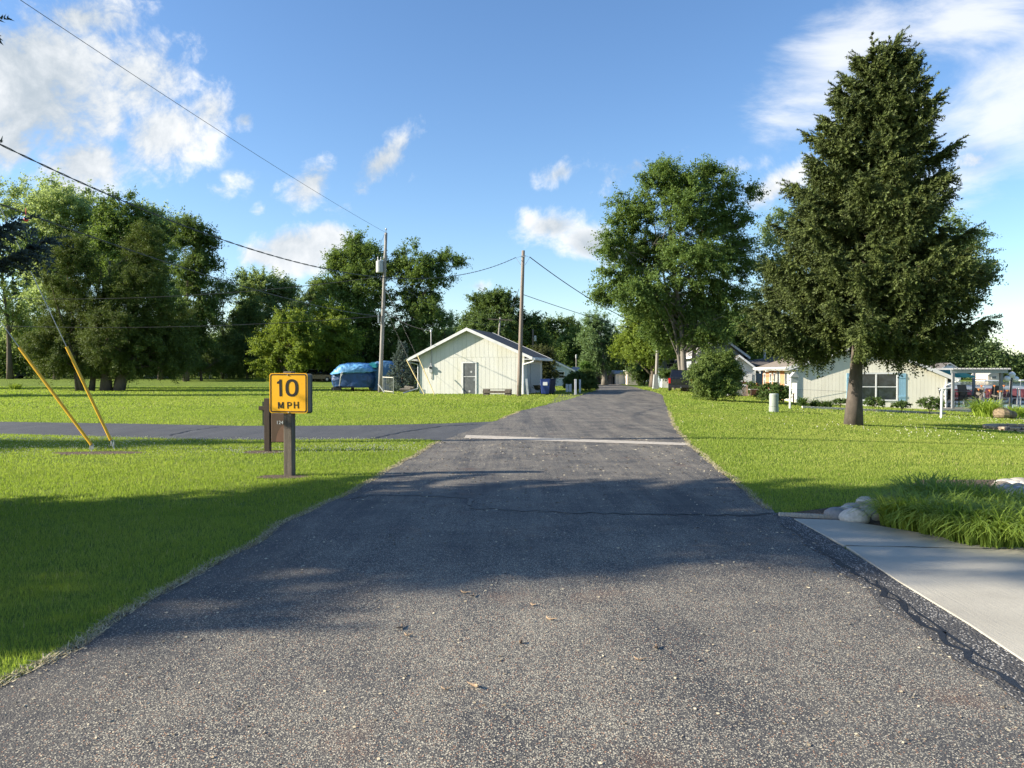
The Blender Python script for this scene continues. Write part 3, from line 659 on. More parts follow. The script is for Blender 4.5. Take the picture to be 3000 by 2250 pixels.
def gable(parent, x0, x1, y0, y1, ze, zr, wall, roof, trim=WHITE, xr=None, oe=.45, og=.3, lap=None, zel=None, zer=None, z0=0., tf=.17):
    """gabled body, ridge along local y. returns (wall, roof)"""
    xr = (x0 + x1) / 2 if xr is None else xr; sl_ = (zr - ze) / (xr - x0); sr = (zr - ze) / (x1 - xr)
    w = MB(); w.prism([(x0, z0 - .3), (x1, z0 - .3), (x1, ze), (xr, zr), (x0, ze)], 'y', y0, y1)
    if lap:
        top = lambda z: (x0 if z <= ze else x0 + (z - ze) / sl_, x1 if z <= ze else x1 - (z - ze) / sr)
        z = z0
        while z < zr - .1:
            a, b = top(z + lap); 
            w.hexa([(a, y0 - .022, z), (b, y0 - .022, z), (b, y0, z), (a, y0, z)], [(a, y0 - .006, z + lap - .01), (b, y0 - .006, z + lap - .01), (b, y0, z + lap - .01), (a, y0, z + lap - .01)])
            z += lap
    wo = w.build('wall', wall, parent); th = .09; r = MB()
    xl, xrr = x0 - oe, x1 + oe; zl, zrr = ze - oe * sl_, ze - oe * sr
    r.prism([(xl, zl + .02), (xr, zr + .02), (xr, zr + .02 + th), (xl, zl + .02 + th)], 'y', y0 - og, y1 + og)
    r.prism([(xr, zr + .021), (xrr, zrr + .021), (xrr, zrr + .02 + th), (xr, zr + .02 + th)], 'y', y0 - og, y1 + og)
    ro = r.build('roof', roof, parent); f = MB()
    for ya, yb in ((y0 - og - .03, y0 - og), (y1 + og, y1 + og + .03)):
        f.prism([(xl, zl + th - tf), (xr, zr + th - tf), (xr, zr + th + .03), (xl, zl + th + .03)], 'y', ya, yb)
        f.prism([(xr, zr + th - tf), (xrr, zrr + th - tf), (xrr, zrr + th + .03), (xr, zr + th + .03)], 'y', ya - .002, yb + .002)
    f.box(xl - .025, xl, y0 - og, y1 + og, zl - .08, zl + th + .01).box(xrr, xrr + .025, y0 - og, y1 + og, zrr - .08, zrr + th + .01)
    f.build('fascia', trim, ro)
    return wo, ro

# ------------------------------------------------------------------ the cream garage
def garage():
    th = R(-13); c = Vector(((1380 - 1500) / F * 51.5, 51.5, 0)); rt = c + Vector((-3.65 * math.cos(th), -3.65 * math.sin(th), 0))
    g = empty('garage', rt, th, 'cream board sided garage with a gabled roof, grey screen door and electric meter', 'garage')
    Wd, D, ze, xr = 7.3, 6.2, 2.62, 3.45; zr = 4.32; sl_ = (zr - ze) / xr; sr = (zr - ze) / (Wd - xr)
    HARD.append([tuple((g.matrix_basis @ Vector(p)).xy) for p in ((0, 0, 0), (Wd, 0, 0), (Wd, D, 0), (0, D, 0))])
    w = MB(); w.prism([(0, -.2), (Wd, -.2), (Wd, ze), (xr, zr), (0, ze)], 'y', .0, D)
    top = lambda x: (ze + sl_ * x if x < xr else zr - sr * (x - xr)) - .02
    dx0, dx1 = 3.12, 3.96
    boards(w, 0, dx0 - .1, 0, .02, lambda x: 2.46); boards(w, dx1 + .1, Wd, 0, .02, lambda x: 2.46); boards(w, dx0 - .1, dx1 + .1, 0, 2.2, lambda x: 2.46)
    boards(w, 0, Wd, 0, 2.475, top)
    wo = w.build('wall', CREAM, g)
    # side wall boards facing the road
    s = MB()
    for i in range(20):
        a = i * .31 + .006; s.box(Wd, Wd + .012, a, a + .296, .02, ze - .06)
    s.build('side_wall', CREAM, g)
    r = MB(); oe, og, h = .62, .38, .10
    zl, zrr = ze - oe * sl_, ze - oe * sr
    r.prism([(-oe, zl + .02), (xr, zr + .02), (xr, zr + h), (-oe, zl + h)], 'y', -og, D + og).prism([(xr, zr + .021), (Wd + oe, zrr + .021), (Wd + oe, zrr + h), (xr, zr + h)], 'y', -og, D + og)
    ro = r.build('roof', SHING, g); f = MB()
    for ya, yb in ((-og - .03, -og), (D + og, D + og + .03)):
        f.prism([(-oe, zl - .06), (xr, zr - .08), (xr, zr + .13), (-oe, zl + .13)], 'y', ya, yb).prism([(xr, zr - .08), (Wd + oe, zrr - .06), (Wd + oe, zrr + .13), (xr, zr + .13)], 'y', ya - .002, yb + .002)
    # boxed eave returns and soffits
    f.box(-oe, .0, -og, .0, zl - .04, zl + .015).box(Wd, Wd + oe, -og, D, zrr - .04, zrr + .015); f.box(-oe - .02, -oe, -og, D + og, zl - .08, zl + .12).box(Wd + oe, Wd + oe + .02, -og, D + og, zrr - .08, zrr + .12)
    f.build('fascia', WHITE, ro)
    MB().box(-oe - .13, -oe - .025, -og, D + og, zl - .07, zl + .07).build('gutter', WHITE, ro); MB().box(Wd + oe + .025, Wd + oe + .13, -og, D + og, zrr - .07, zrr + .07).build('gutter', WHITE, ro)
    d1 = MB(); d1.tube([(-oe - .08, -og + .05, zl - .05), (-oe - .08, -og + .05, zl - .16), (-.09, -.06, zl - .3), (-.07, -.06, zl - .45), (-.07, -.06, .42), (-.14, -.08, .34), (-1.0, -.5, .05)], .048, 8); d1.build('downspout', GALV, g)
    d2 = MB(); d2.tube([(Wd + oe + .08, -og + .05, zrr - .05), (Wd + oe + .06, -og + .05, zrr - .16), (Wd - .05, -.06, zrr - .36), (Wd - .06, -.06, zrr - .6), (Wd - .06, -.06, .05)], .048, 8); d2.build('downspout', WHITE, g)
    # screen door
    d = MB(); d.box(dx0, dx1, -.03, -.005, .04, 2.08); do = d.build('door', M('screen door', (.085, .095, .10), .6, .35, 3, dirt=(.2, .21, .21)), g)
    k = MB(); k.box(dx0 - .09, dx0, -.06, 0, .02, 2.17).box(dx1, dx1 + .09, -.06, 0, .02, 2.17).box(dx0, dx1, -.06, 0, 2.08, 2.17).box(dx0, dx1, -.045, -.03, 1.16, 1.2); k.build('door_frame', WHITE, do)
    MB().box(dx1 - .1, dx1 - .03, -.06, -.03, .9, 1.05).build('handle', GALV, do)
    dc = MB(); dc.lathe([(.001, 0), (.07, .0), (.07, .008), (.001, .008)], n=14)
    for (x, z) in ((3.68, 1.5), (3.55, .2)):
        o = dc.build('decal', M('pale decal', (.45, .46, .46), .7), do, (x, -.031, z)); o.rotation_euler = (R(90), 0, 0)
    # side doors
    for a, b in ((.75, 1.65), (1.85, 5.2)):
        s = MB(); s.box(Wd + .013, Wd + .05, a, b, .03, 2.05); s.build('side_door', M('grey door', (.40, .42, .41), .6), g)
    # electric meter and conduit
    m = MB(); m.box(.74, .96, -.14, -.02, 1.45, 1.92); mo = m.build('meter_box', GREYP, g)
    q = MB(); q.lathe([(.085, 0), (.085, .07), (.06, .11), (.001, .12)], n=16); q.build('meter_dial', GLASS, mo, (.85, -.14, 1.78)).rotation_euler = (R(90), 0, 0)
    c = MB(); c.tube([(.86, -.06, 1.92), (.86, -.06, 4.22)], .028, 8); c.tube([(.86, -.06, 1.45), (.86, -.06, 1.1), (.88, -.04, 1.0)], .022, 8); c.lathe([(.03, 4.2), (.07, 4.22), (.06, 4.32), (.02, 4.36)], (.86, -.06), 8); c.build('conduit', GALV, mo)
    return g
GAR = garage()

def pole_thing(name, label, p, h, r0, r1, mat, lean=(0, 0), group='wooden utility poles'):
    t = empty(name, p, 0, label, 'utility pole', group)
    MB().tube([(lean[0] * k / 6, lean[1] * k / 6, -.2 + (h + .2) * k / 6) for k in range(7)], [r0 + (r1 - r0) * k / 6 for k in range(7)], 12).build('pole', mat, t, smooth=True)
    return t
# poles
PL = Vector((*G(1113, 1150).xy, 0)); LT = W(1131, 682, PL.y); hL = LT.z
pl = pole_thing('utility_pole', 'tall grey utility pole with a can transformer, left of the garage', PL, hL, .155, .10, POLEW, (LT.x - PL.x, 0))
def onpole(px, py, P): return W(px, py, P.y)
tr_ = W(1122, 778, PL.y) - PL
k = MB(); k.lathe([(.001, -.42), (.24, -.42), (.26, -.36), (.26, .36), (.24, .40), (.10, .46), (.001, .47)], (0, 0), 18); to = k.build('transformer', GREYP, pl, (tr_.x - .22, -.12, tr_.z - .1), smooth=False)
k = MB()
for dx in (-.12, .1): k.lathe([(.03, .42), (.05, .5), (.03, .56), (.05, .62), (.02, .72)], (dx, 0), 8)
k.build('bushing', GALV, to)
k = MB(); k.beam((-.0, 0, hL * .985), (.0, 0, hL + .22), .05, .05); k.lathe([(.03, hL + .2), (.07, hL + .25), (.04, hL + .33)], (0, 0), 8); k.build('insulator', GALV, pl, (LT.x - PL.x, 0, 0))
MB().tube([(LT.x - PL.x - .1, -.1, hL - .1), (-.25 + tr_.x, -.2, hL - 1.2), (tr_.x - .3, -.15, tr_.z + .6)], .012, 5).build('jumper_wire', WIRE, pl); MB().box(-.12, -.02, -.2, -.1, 5.0, 5.6).build('bracket', GALV, pl)
PR = Vector((*G(1520, 1161).xy, 0)); RT = W(1533, 734, PR.y)
pr_ = pole_thing('utility_pole', 'bare brown utility pole rising in front of the right end of the garage', PR, RT.z, .15, .10, POLEW2, (RT.x - PR.x, 0))
k = MB(); k.tube([(RT.x - PR.x - .1, 0, RT.z - .35), (RT.x - PR.x - .45, 0, RT.z - .45), (RT.x - PR.x - .1, 0, RT.z - .95)], .012, 5).tube([(RT.x - PR.x + .1, 0, RT.z - .3), (RT.x - PR.x + .4, 0, RT.z - .42), (RT.x - PR.x + .1, 0, RT.z - .9)], .012, 5); k.box(RT.x - PR.x - .13, RT.x - PR.x + .13, -.14, -.1, RT.z - .42, RT.z - .34); k.build('cable_bracket', GALV, pr_)
P3 = G(1922, 1139); T3 = W(1928, 966, P3.y)
p3 = pole_thing('utility_pole', 'grey utility pole on the right verge beside a small grey utility box', P3, T3.z - P3.z, .16, .12, POLEW, (T3.x - P3.x, 0))
P4 = G(1855, 1120); p4 = pole_thing('utility_pole', 'thin pale pole at the far road end before the yellow green tree', P4, W(1857, 1012, P4.y).z - P4.z, .13, .09, POLEW)
P5 = G(1866, 1118.5); p5 = pole_thing('utility_pole', 'shorter thin pole just right of the farthest pale pole', P5, W(1866, 1062, P5.y).z - P5.z, .11, .09, POLEW)
q = W(1455, 1010, 82); b_ = Vector((q.x - .3, 82, tzf(q.x, 82)))
p6 = pole_thing('utility_pole', 'leaning utility pole with a crossarm showing above the garage roof', b_, W(1466, 930, 82).z - b_.z, .13, .10, POLEW, (W(1466, 930, 82).x - b_.x, 0))
tp = W(1466, 935, 82) - b_; MB().beam((tp.x - 1.3, -.12, tp.z + .0), (tp.x + 1.3, -.12, tp.z - .12), .1, .12).build('crossarm', OLDW, p6)
q = W(1561, 1000, 95); b_ = Vector((q.x, 95, tzf(q.x, 95)))
p7 = pole_thing('utility_pole', 'dark short utility pole among the trees behind the garage roof', b_, W(1561, 965, 95).z - b_.z, .13, .1, OLDW)
MB().lathe([(.14, 5.5), (.16, 5.6), (.16, 6.1), (.08, 6.2)], (.28, 0), 10).build('transformer', GREYP, p7)
for i, (px, ty, lab) in enumerate(((1606, 1018, 'thin white lamp post rising behind the small blue house'), (1688, 1034, 'distant pole with a pale lamp head above the hedge'))):
    b_ = Vector((W(px, 1100, 105).x, 105, tzf(0, 105))); t_ = empty('lamp_post', b_, 0, lab, 'lamp post', 'distant lamp posts'); h_ = W(px, ty, 105).z - b_.z
    MB().tube([(0, 0, 0), (0, 0, h_ - .4)], [.09, .06], 8).build('post', POLEW, t_); MB().lathe([(.05, h_ - .8), (.12, h_ - .7), (.12, h_ - .3), (.05, h_ - .2)], n=10).build('lamp_head', GREYP, t_)
# off-frame pole on the left that the wires and guys run to
P0 = Vector((-13.2, 16.2, 0)); p0 = pole_thing('utility_pole', 'utility pole on the left lawn that both yellow guarded guy wires run up to', P0, 11.4, .17, .11, POLEW)

def wire(name, label, p, q, sag, r, cat='cable', n=26, grp='overhead cables', twist=0):
    p, q = Vector(p), Vector(q); pts = [p.lerp(q, t) - Vector((0, 0, 4 * sag * t * (1 - t))) for t in [i / n for i in range(n + 1)]]
    mb = MB()
    if twist:
        N2 = n * 5; P2 = [p.lerp(q, t) - Vector((0, 0, 4 * sag * t * (1 - t))) for t in [i / N2 for i in range(N2 + 1)]]
        for s in (0, math.pi): mb.tube([a + Vector((.4 * math.cos(i * 1.1 + s), 0, math.sin(i * 1.1 + s))) * r * .8 for i, a in enumerate(P2)], r * .62, 4)
    else: mb.tube(pts, r, 5)
    return tag(mb.build(name, WIRE), label, cat, grp)
wire('overhead_wire', 'thin high wire running from the upper left of the sky to the transformer pole top', P0 + Vector((0, 0, 11.3)), LT, .25, .009)
wire('overhead_cable', 'thick twisted cable sagging from the left towards the bare brown pole', P0 + Vector((0, 0, 7.6)), (RT.x - .45, PR.y, RT.z - .42), 2.5, .02, twist=1, n=40)
wire('overhead_cable', 'lower dark cable with a small splice loop crossing in front of the cedars', P0 + Vector((0, 0, 6.0)), (PL.x - .1, PL.y - .2, 5.5), .55, .019, twist=1, n=34)
wire('overhead_wire', 'pale sagging wire from below the transformer out to the left', (PL.x, PL.y, W(1121, 811, PL.y).z), (-62, 58, 9.3), 1.95, .022)
wire('overhead_wire', 'lowest flat wire from the transformer pole out past the cedars', (PL.x, PL.y, 5.5), (-62, 57, 6.9), 1.4, .022)
wire('overhead_cable', 'cable from the bare brown pole descending into the big maple', (RT.x + .4, PR.y, RT.z - .4), (T3.x, T3.y, T3.z - .1), .55, .028)
wire('overhead_wire', 'thinner lower wire from the bare brown pole into the maple', (RT.x, PR.y, W(1530, 863, PR.y).z), (T3.x + .3, T3.y, T3.z - .6), .15, .02)
wire('overhead_wire', 'wire from the transformer pole across to the mast on the garage', (PL.x, PL.y, 6.2), GAR.matrix_basis @ Vector((.86, -.06, 4.3)), .35, .015)
wire('overhead_wire', 'wire dropping from behind the bare pole down left of the garage mast', (PL.x + .1, PL.y, W(1120, 800, PL.y).z), tuple(b_ * 0 + Vector((tp.x + W(1455, 1010, 82).x - .3, 82, 6.2))), .8, .015)
wire('overhead_wire', 'short wire between the leaning crossarm pole and the bare pole', Vector((W(1466, 970, 82).x, 82, 5.6)), (PR.x, PR.y, 6.6), .3, .015)
wire('overhead_wire', 'wire from the thin far pole to the pole on the right verge', Vector((P4.x, P4.y, W(1857, 1016, P4.y).z)), (T3.x, T3.y, W(1928, 1042, T3.y).z), .3, .018)
# red marker ball hanging at the splice
q = W(76, 644, 20); k = MB(); k.sphere((0, 0, 0), .06, 12, 8, .85); k.tube([(0, 0, .08), (.0, 0, .3)], .01, 5)
tag(k.build('marker', M('red plastic', (.75, .05, .05), .5), loc=q), 'small red marker hanging near the splice of the lower cable', 'cable marker')
# guy wires with yellow guards
def guy(label, anchor, gb, gt, top, guard=YEL, r=.032, cat='guy wire'):
    anchor, gb, gt, top = map(Vector, (anchor, gb, gt, top)); t = empty('guy_wire', anchor, 0, label, cat, 'guy wires with yellow guards')
    MB().tube([Vector((0, 0, -.1)), gb - anchor], .012, 6).tube([gb - anchor, top - anchor], .007, 5).build('wire', WIRE if guard is SOFTY else GALV, t)
    MB().tube([gb - anchor, gt - anchor], [r * .95, r], 10).build('guard', guard, t)
    k = MB(); c = (gb - anchor) * .75; k.tube([c + Vector((-.03, 0, .04)), c + Vector((.03, 0, .05)), c + Vector((.035, 0, -.05)), c + Vector((-.03, 0, -.06)), c + Vector((-.03, 0, .04))], .012, 5); k.build('turnbuckle', GALV, t)
a1_ = G(268, 1322); a2_ = G(340, 1318)
guy('slanted guy wire in a yellow guard, the left one with the lower pull', a1_, a1_ + (W(268, 1303, a1_.y) - a1_), W(57, 1018, a1_.y + .1), W(57 - 211 * 1.8, 1018 - 285 * 1.8, a1_.y + .4))
guy('steeper guy wire in a yellow guard, to the right of the other', a2_, W(325, 1290, a2_.y), W(195, 1016, a2_.y + .05), W(195 - 130 * 2.5, 1016 - 274 * 2.5, a2_.y + .4))
for (x0, y0, x1, y1, lab) in ((1243, 1150, 1191, 1054, 'faded yellow guy guard leaning outside the left corner of the garage'), (1273, 1150, 1223, 1040, 'faded yellow guy guard crossing the left part of the garage front')):
    a = W(x0, y0 + 2, 49.3 if x0 > 1250 else 50.5); a.z = 0; b = W(x1, y1, a.y + .9)
    guy(lab, a, a + Vector((0, 0, .03)), b, Vector((PL.x, PL.y, 8.4 if x0 > 1250 else 7.0)), SOFTY, .03)

# ------------------------------------------------------------------ speed sign
def stroke(mb, pts, w, y0, y1):
    for a, b in zip(pts, pts[1:]):
        a = Vector(a); b = Vector(b); d = (b - a).normalized(); n = Vector((-d.y, d.x)) * w / 2
        P = [a - n - d * 0, b - n, b + n, a + n]; mb.prism([tuple(p) for p in P], 'y', y0, y1)
def ring(mb, cx, cz, rx, rz, wx, wz, y0, y1, n=28, pw=2.4):
    o = []; i_ = []
    for k in range(n):
        t = 2 * math.pi * k / n; c, s = math.cos(t), math.sin(t); f = lambda v: math.copysign(abs(v) ** (2 / pw), v)
        o.append((cx + rx * f(c), cz + rz * f(s))); i_.append((cx + (rx - wx) * f(c), cz + (rz - wz) * f(s)))
    for k in range(n):
        k2 = (k + 1) % n; mb.prism([o[k], o[k2], i_[k2], i_[k]], 'y', y0, y1)
def rrect(w, h, r, n=5):
    P = []
    for cx, cz, a0 in ((w / 2 - r, h / 2 - r, 0), (-w / 2 + r, h / 2 - r, 90), (-w / 2 + r, -h / 2 + r, 180), (w / 2 - r, -h / 2 + r, 270)):
        P += [(cx + r * math.cos(R(a0 + 90 * k / n)), cz + r * math.sin(R(a0 + 90 * k / n))) for k in range(n + 1)]
    return P
def speed_sign():
    b = G(849, 1393); Y = b.y; s = Y / F
    t = empty('speed_limit_sign', b, R(-8), 'amber square sign reading 10 MPH on a weathered square wooden post', 'road sign')
    hw = .068; top = W(850, 1088, Y).z - b.z
    MB().box(-hw, hw, -hw, hw, -.2, top).build('post', OLDW, t, bevel=.012)
    c = W(846, 1152, Y - .1) - b; S = .605
    AMB = M('amber sheeting', (.95, .47, .012), .42, .06, 3, dirt=(.82, .40, .02)); BLK = M('black lettering', (.014, .014, .014), .45, .1, 4); SW = M('sign rim', (.62, .50, .33), .5)
    yf = -hw - .012; bd = MB(); bd.prism([(c.x + x, c.z + z) for x, z in rrect(S, S, .04)], 'y', yf, yf + .008); bo = bd.build('sign_plate', AMB, t)
    bk = MB(); P0_, P1_ = rrect(S - .028, S - .028, .032), rrect(S - .062, S - .062, .022)
    for k in range(len(P0_)):
        k2 = (k + 1) % len(P0_); bk.prism([(c.x + P0_[k][0], c.z + P0_[k][1]), (c.x + P0_[k2][0], c.z + P0_[k2][1]), (c.x + P1_[k2][0], c.z + P1_[k2][1]), (c.x + P1_[k][0], c.z + P1_[k][1])], 'y', yf - .002, yf + .001)
    bk.build('border', BLK, bo)
    # the numerals: zoom of the photo, plate spans 322..735 x 350..768
    u = S / 413; X = lambda x: c.x + (x - 530) * u; Z = lambda z: c.z + (560 - z) * u
    k = MB(); ya, yb = yf - .003, yf + .001
    k.prism([(X(433), Z(592)), (X(461), Z(592)), (X(458), Z(418)), (X(434), Z(418)), (X(428), Z(434)), (X(406), Z(444)), (X(407), Z(462)), (X(431), Z(462))], 'y', ya, yb)
    ring(k, X(568), Z(505), 70 * u, 90 * u, 33 * u, 25 * u, ya, yb)
    k.build('numerals', BLK, bo)
    k = MB(); w = 12 * u
    stroke(k, [(X(423), Z(719)), (X(421), Z(652))], w, ya, yb); stroke(k, [(X(474), Z(718)), (X(471), Z(651))], w, ya, yb)
    k.prism([(X(416), Z(652)), (X(430), Z(652)), (X(448), Z(697)), (X(448), Z(714)), (X(443), Z(714))], 'y', ya - .0005, yb); k.prism([(X(477), Z(651)), (X(463), Z(651)), (X(447.5), Z(697)), (X(447.5), Z(714)), (X(453), Z(714))], 'y', ya - .001, yb)
    stroke(k, [(X(523), Z(718)), (X(522), Z(650))], w, ya, yb)
    import itertools
    arc = [(X(528), Z(655))] + [(X(541 + 19 * math.sin(R(a))), Z(671.5 - 16.5 * math.cos(R(a)))) for a in range(0, 181, 30)] + [(X(528), Z(688))]
    stroke(k, arc, 10 * u, ya - .0004, yb)
    stroke(k, [(X(594), Z(716)), (X(592), Z(648))], w, ya, yb); stroke(k, [(X(636), Z(716)), (X(634), Z(647))], w, ya, yb); stroke(k, [(X(594), Z(682)), (X(635), Z(681))], 10 * u, ya - .0004, yb)
    k.build('lettering', BLK, bo)
    MB().sphere((c.x - .01, yf - .004, c.z + S / 2 - .03), .009, 8, 5).build('screw', GALV, bo); MB().sphere((c.x + .005, yf - .004, c.z - S / 2 + .012), .009, 8, 5).build('screw', GALV, bo)
    bp = MB(); bp.prism([(c.x + .012 + x, c.z - .008 + z) for x, z in rrect(S, S, .04)], 'y', hw + .002, hw + .012); bp.prism([(c.x + .012 + x, c.z - .008 + z) for x, z in rrect(S - .02, S - .02, .04)], 'y', -hw + .006, hw + .001)
    bp.build('back_plate', M('sign back', (.09, .10, .095), .5, .15, 4), t)
speed_sign()

def text_obj(s, size, name, mat, parent, loc, depth=.002):
    cu = bpy.data.curves.new('t', 'FONT'); cu.body = s; cu.size = size; cu.extrude = depth; cu.align_x = 'LEFT'
    o = bpy.data.objects.new('t', cu); col.objects.link(o); me = bpy.data.meshes.new_from_object(o.evaluated_get(bpy.context.evaluated_depsgraph_get()))
    bpy.data.objects.remove(o); bpy.data.curves.remove(cu); me.name = name; me.materials.clear(); me.materials.append(mat)
    n = bpy.data.objects.new(name, me); col.objects.link(n); n.parent = parent; n.location = loc; n.rotation_euler = (R(90), 0, 0); return n
def mailbox():
    b = G(785, 1322); Y = b.y; t = empty('mailbox_stand', b, R(-4), 'dark brown wooden post and crossarm holding a box marked 124, behind the speed sign', 'mailbox')
    h = W(782, 1167, Y).z - b.z
    MB().box(-.055, .055, -.055, .055, -.1, h).build('post', BROWNW, t, bevel=.006)
    a0 = W(759, 1196, Y) - b; MB().box(a0.x, .62, -.045, .045, a0.z - .04, a0.z + .04).build('crossarm', BROWNW, t, bevel=.005)
    MB().box(-.11, -.056, .0, .04, .52, .98).build('side_slat', M('dark green slat', (.02, .035, .02), .6), t)
    p0_ = W(797, 1211, Y) - b; p1_ = W(858, 1295, Y) - b
    bx = MB(); bx.box(p0_.x, p1_.x, -.05, .16, p1_.z, p0_.z); bo = bx.build('box', BROWNM, t, bevel=.01)
    cx, cz, rr = p1_.x - .03, p1_.z + .012, .30; k = MB(); P = [(cx, cz)] + [(cx - rr * .92 * math.sin(R(a)), cz + rr * 1.25 * math.cos(R(a))) for a in range(0, 91, 9)]
    k.prism(P, 'y', -.056, -.0505); k.build('sunlit_patch', M('sunlit brown metal', (.19, .10, .065), .55, .12, 4), bo)  # lighter brown patch painted as the sunlit part of the box front
    for xx in (p0_.x + .03, p1_.x - .03): MB().beam((xx, 0, p0_.z), (xx, 0, a0.z - .03), .03, .03).build('hanger', BROWNW, t)
    text_obj('124', .098, 'house_number', WHITE, bo, (W(812.5, 1240, Y).x - b.x, -.053, W(815, 1242, Y).z - b.z))
mailbox()

# ------------------------------------------------------------------ things round the garage
def bench():
    c = W(1457, 1157, 49.3); t = empty('bench', (c.x, c.y, 0), R(-13), 'low weathered timber bench on two stacks of beams against the garage front', 'bench')
    for s in (-1, 1):
        k = MB()
        for i in range(3): k.box(s * .72 - .2, s * .72 + .2, -.17 + .01 * i, .17, .125 * i + .002, .125 * i + .12)
        k.build('leg', OLDW, t, bevel=.01)
    MB().box(-.95, .95, -.2, .18, .245 - .0, .37 - .01).build('crossbeam', OLDW, t, bevel=.01) if False else MB().box(-.92, .92, -.22, -.175, .14, .30).build('front_board', OLDW, t, bevel=.008)
    MB().box(-.93, .93, -.15, .15, .385, .42).build('seat', OLDW, t, bevel=.008)
bench()
def wheelie(px, py, Y, mat, label, rz, sc_=1.):
    c = W(px, py, Y); t = empty('recycling_cart', (c.x, Y, 0), rz, label, 'wheeled bin', 'wheeled bins beside the garage')
    k = MB(); k.hexa([(-.25, -.27, .06), (.25, -.27, .06), (.22, .25, .06), (-.22, .25, .06)], [(-.32, -.36, .98), (.32, -.36, .98), (.30, .34, .98), (-.30, .34, .98)]); bo = k.build('body', mat, t, bevel=.03)
    MB().box(-.34, .34, -.38, .36, .985, 1.03).build('lid', mat, t, bevel=.02)
    MB().tube([(-.28, .4, .93), (.28, .4, .93)], .018, 8).build('handle', mat, t)
    for s in (-1, 1):
        o = MB().lathe([(.001, -.03), (.13, -.03), (.13, .03), (.001, .03)], n=14).build('wheel', BLACKR, t, (s * .27, .27, .13)); o.rotation_euler = (0, R(90), 0)
    return t
BLUEB = M('blue bin plastic', (.02, .045, .20), .45, .1, 4); GREYB = M('dark bin plastic', (.015, .022, .05), .5, .1, 4)
w1 = wheelie(1598, 1150, 50.5, BLUEB, 'blue wheeled bin with a white label, right of the garage', R(-8))
MB().box(-.13, .16, -.352, -.345, .62, .84).build('label', WHITE, w1)
wheelie(1611, 1148, 51.6, GREYB, 'darker wheeled bin half hidden behind the blue one', R(14))
def cans():
    c = W(1580, 1152, 51.2); t = empty('wheelbarrow', (c.x, c.y, 0), R(70), 'small dark wheelbarrow tucked between the garage and the blue bin', 'wheelbarrow')
    MB().hexa([(-.2, -.22, .3), (.3, -.2, .3), (.3, .2, .3), (-.2, .22, .3)], [(-.4, -.32, .62), (.5, -.3, .58), (.5, .3, .58), (-.4, .32, .62)]).build('tray', DARK, t)
    o = MB().lathe([(.001, -.04), (.16, -.05), (.19, 0), (.16, .05), (.001, .04)], n=14).build('wheel', BLACKR, t, (.5, 0, .19)); o.rotation_euler = (R(90), 0, 0)
    for s in (-1, 1): MB().tube([(.5, s * .06, .19), (.1, s * .18, .28), (-.9, s * .26, .52)], .018, 6).build('handle', OLDW, t); MB().tube([(-.1, s * .18, .28), (-.2, s * .2, 0)], .014, 6).build('leg', DARK, t)
cans()
def stake(px, pb, pt, w, lab, lean=0, grp='short white marker posts'):
    b = G(px, pb); h = W(px, pt, b.y).z - b.z; t = MB().hexa([(-w / 2, -.03, -.1), (w / 2, -.03, -.1), (w / 2, .03, -.1), (-w / 2, .03, -.1)], [(-w / 2 + lean, -.03, h), (w / 2 + lean, -.03, h + .01), (w / 2 + lean, .03, h + .01), (-w / 2 + lean, .03, h)]).build('marker_post', WHITE, loc=b, bevel=.006)
    tag(t, lab, 'marker post', grp); return t
stake(1547, 1157, 1110, .13, 'white marker post leaning slightly against the garage corner', -.1)
stake(1686, 1157, 1111, .14, 'white marker post in front of the hedge, the nearer of the pair by the road')
stake(1699, 1150, 1112, .13, 'white marker post in front of the hedge, the farther of the pair by the road')
def cone_ornament():
    b = G(1619, 1146); t = empty('birdbath', b, 0, 'small white tapering garden ornament behind the bins', 'garden ornament')
    MB().lathe([(.26, 0), (.24, .08), (.17, .35), (.1, .75), (.07, .8)], n=12).build('base', WHITE, t); MB().lathe([(.05, .8), (.08, .95), (.05, 1.1), (.001, 1.18)], n=10).build('finial', WHITE, t)
cone_ornament()
# pale picket fence piece by the hedge and the rail by the transformer pole
def rail(name, label, p, q, h, n, mat, cat, bar=.03):
    p, q = Vector(p), Vector(q); t = empty(name, p, 0, label, cat); d = q - p
    MB().beam((0, 0, h), d + Vector((0, 0, h)), .05, .05).beam((0, 0, .15), d + Vector((0, 0, .15)), .04, .04).build('rail', mat, t)
    for i in range(n):
        e = d * (i / (n - 1)); MB().beam(e, e + Vector((0, 0, h + (.06 if i in (0, n - 1) else -.03))), bar * (2.2 if i in (0, n - 1) else 1), bar, (0, 1, 0)).build('baluster', mat, t)
PALEM = M('pale metal', (.45, .44, .38), .6, .15, 6)
a = W(1122, 1147, 55); b = W(1152, 1151, 52); a.z = b.z = 0; rail('railing', 'pale metal railing section standing behind the transformer pole', a, b, 1.12, 6, PALEM, 'railing')
a = W(1660, 1143, 56); b = W(1672, 1143, 56); a.z = b.z = 0; rail('picket_fence', 'short grey picket fence piece at the left foot of the hedge', a, b, .55, 4, WHITE, 'fence', .06)
# leaning board at the foot of the transformer pole and a log
k = MB().beam((0, 0, .05), (-.45, .2, .62), .12, .05); tag(k.build('plank', GREYP, loc=W(1126, 1151, 54.6) * 1.0 + Vector((0, 0, .0))), 'grey board leaning on the foot of the transformer pole', 'plank')
k = MB().tube([(-.4, 0, .14), (.35, .1, .16)], [.15, .17], 10); k.tube([(-.1, .3, .35), (.55, .2, .3)], [.12, .1], 10); tag(k.build('log_pile', BARKL, loc=G(1188, 1149)), 'two old logs on the ground left of the garage', 'logs')

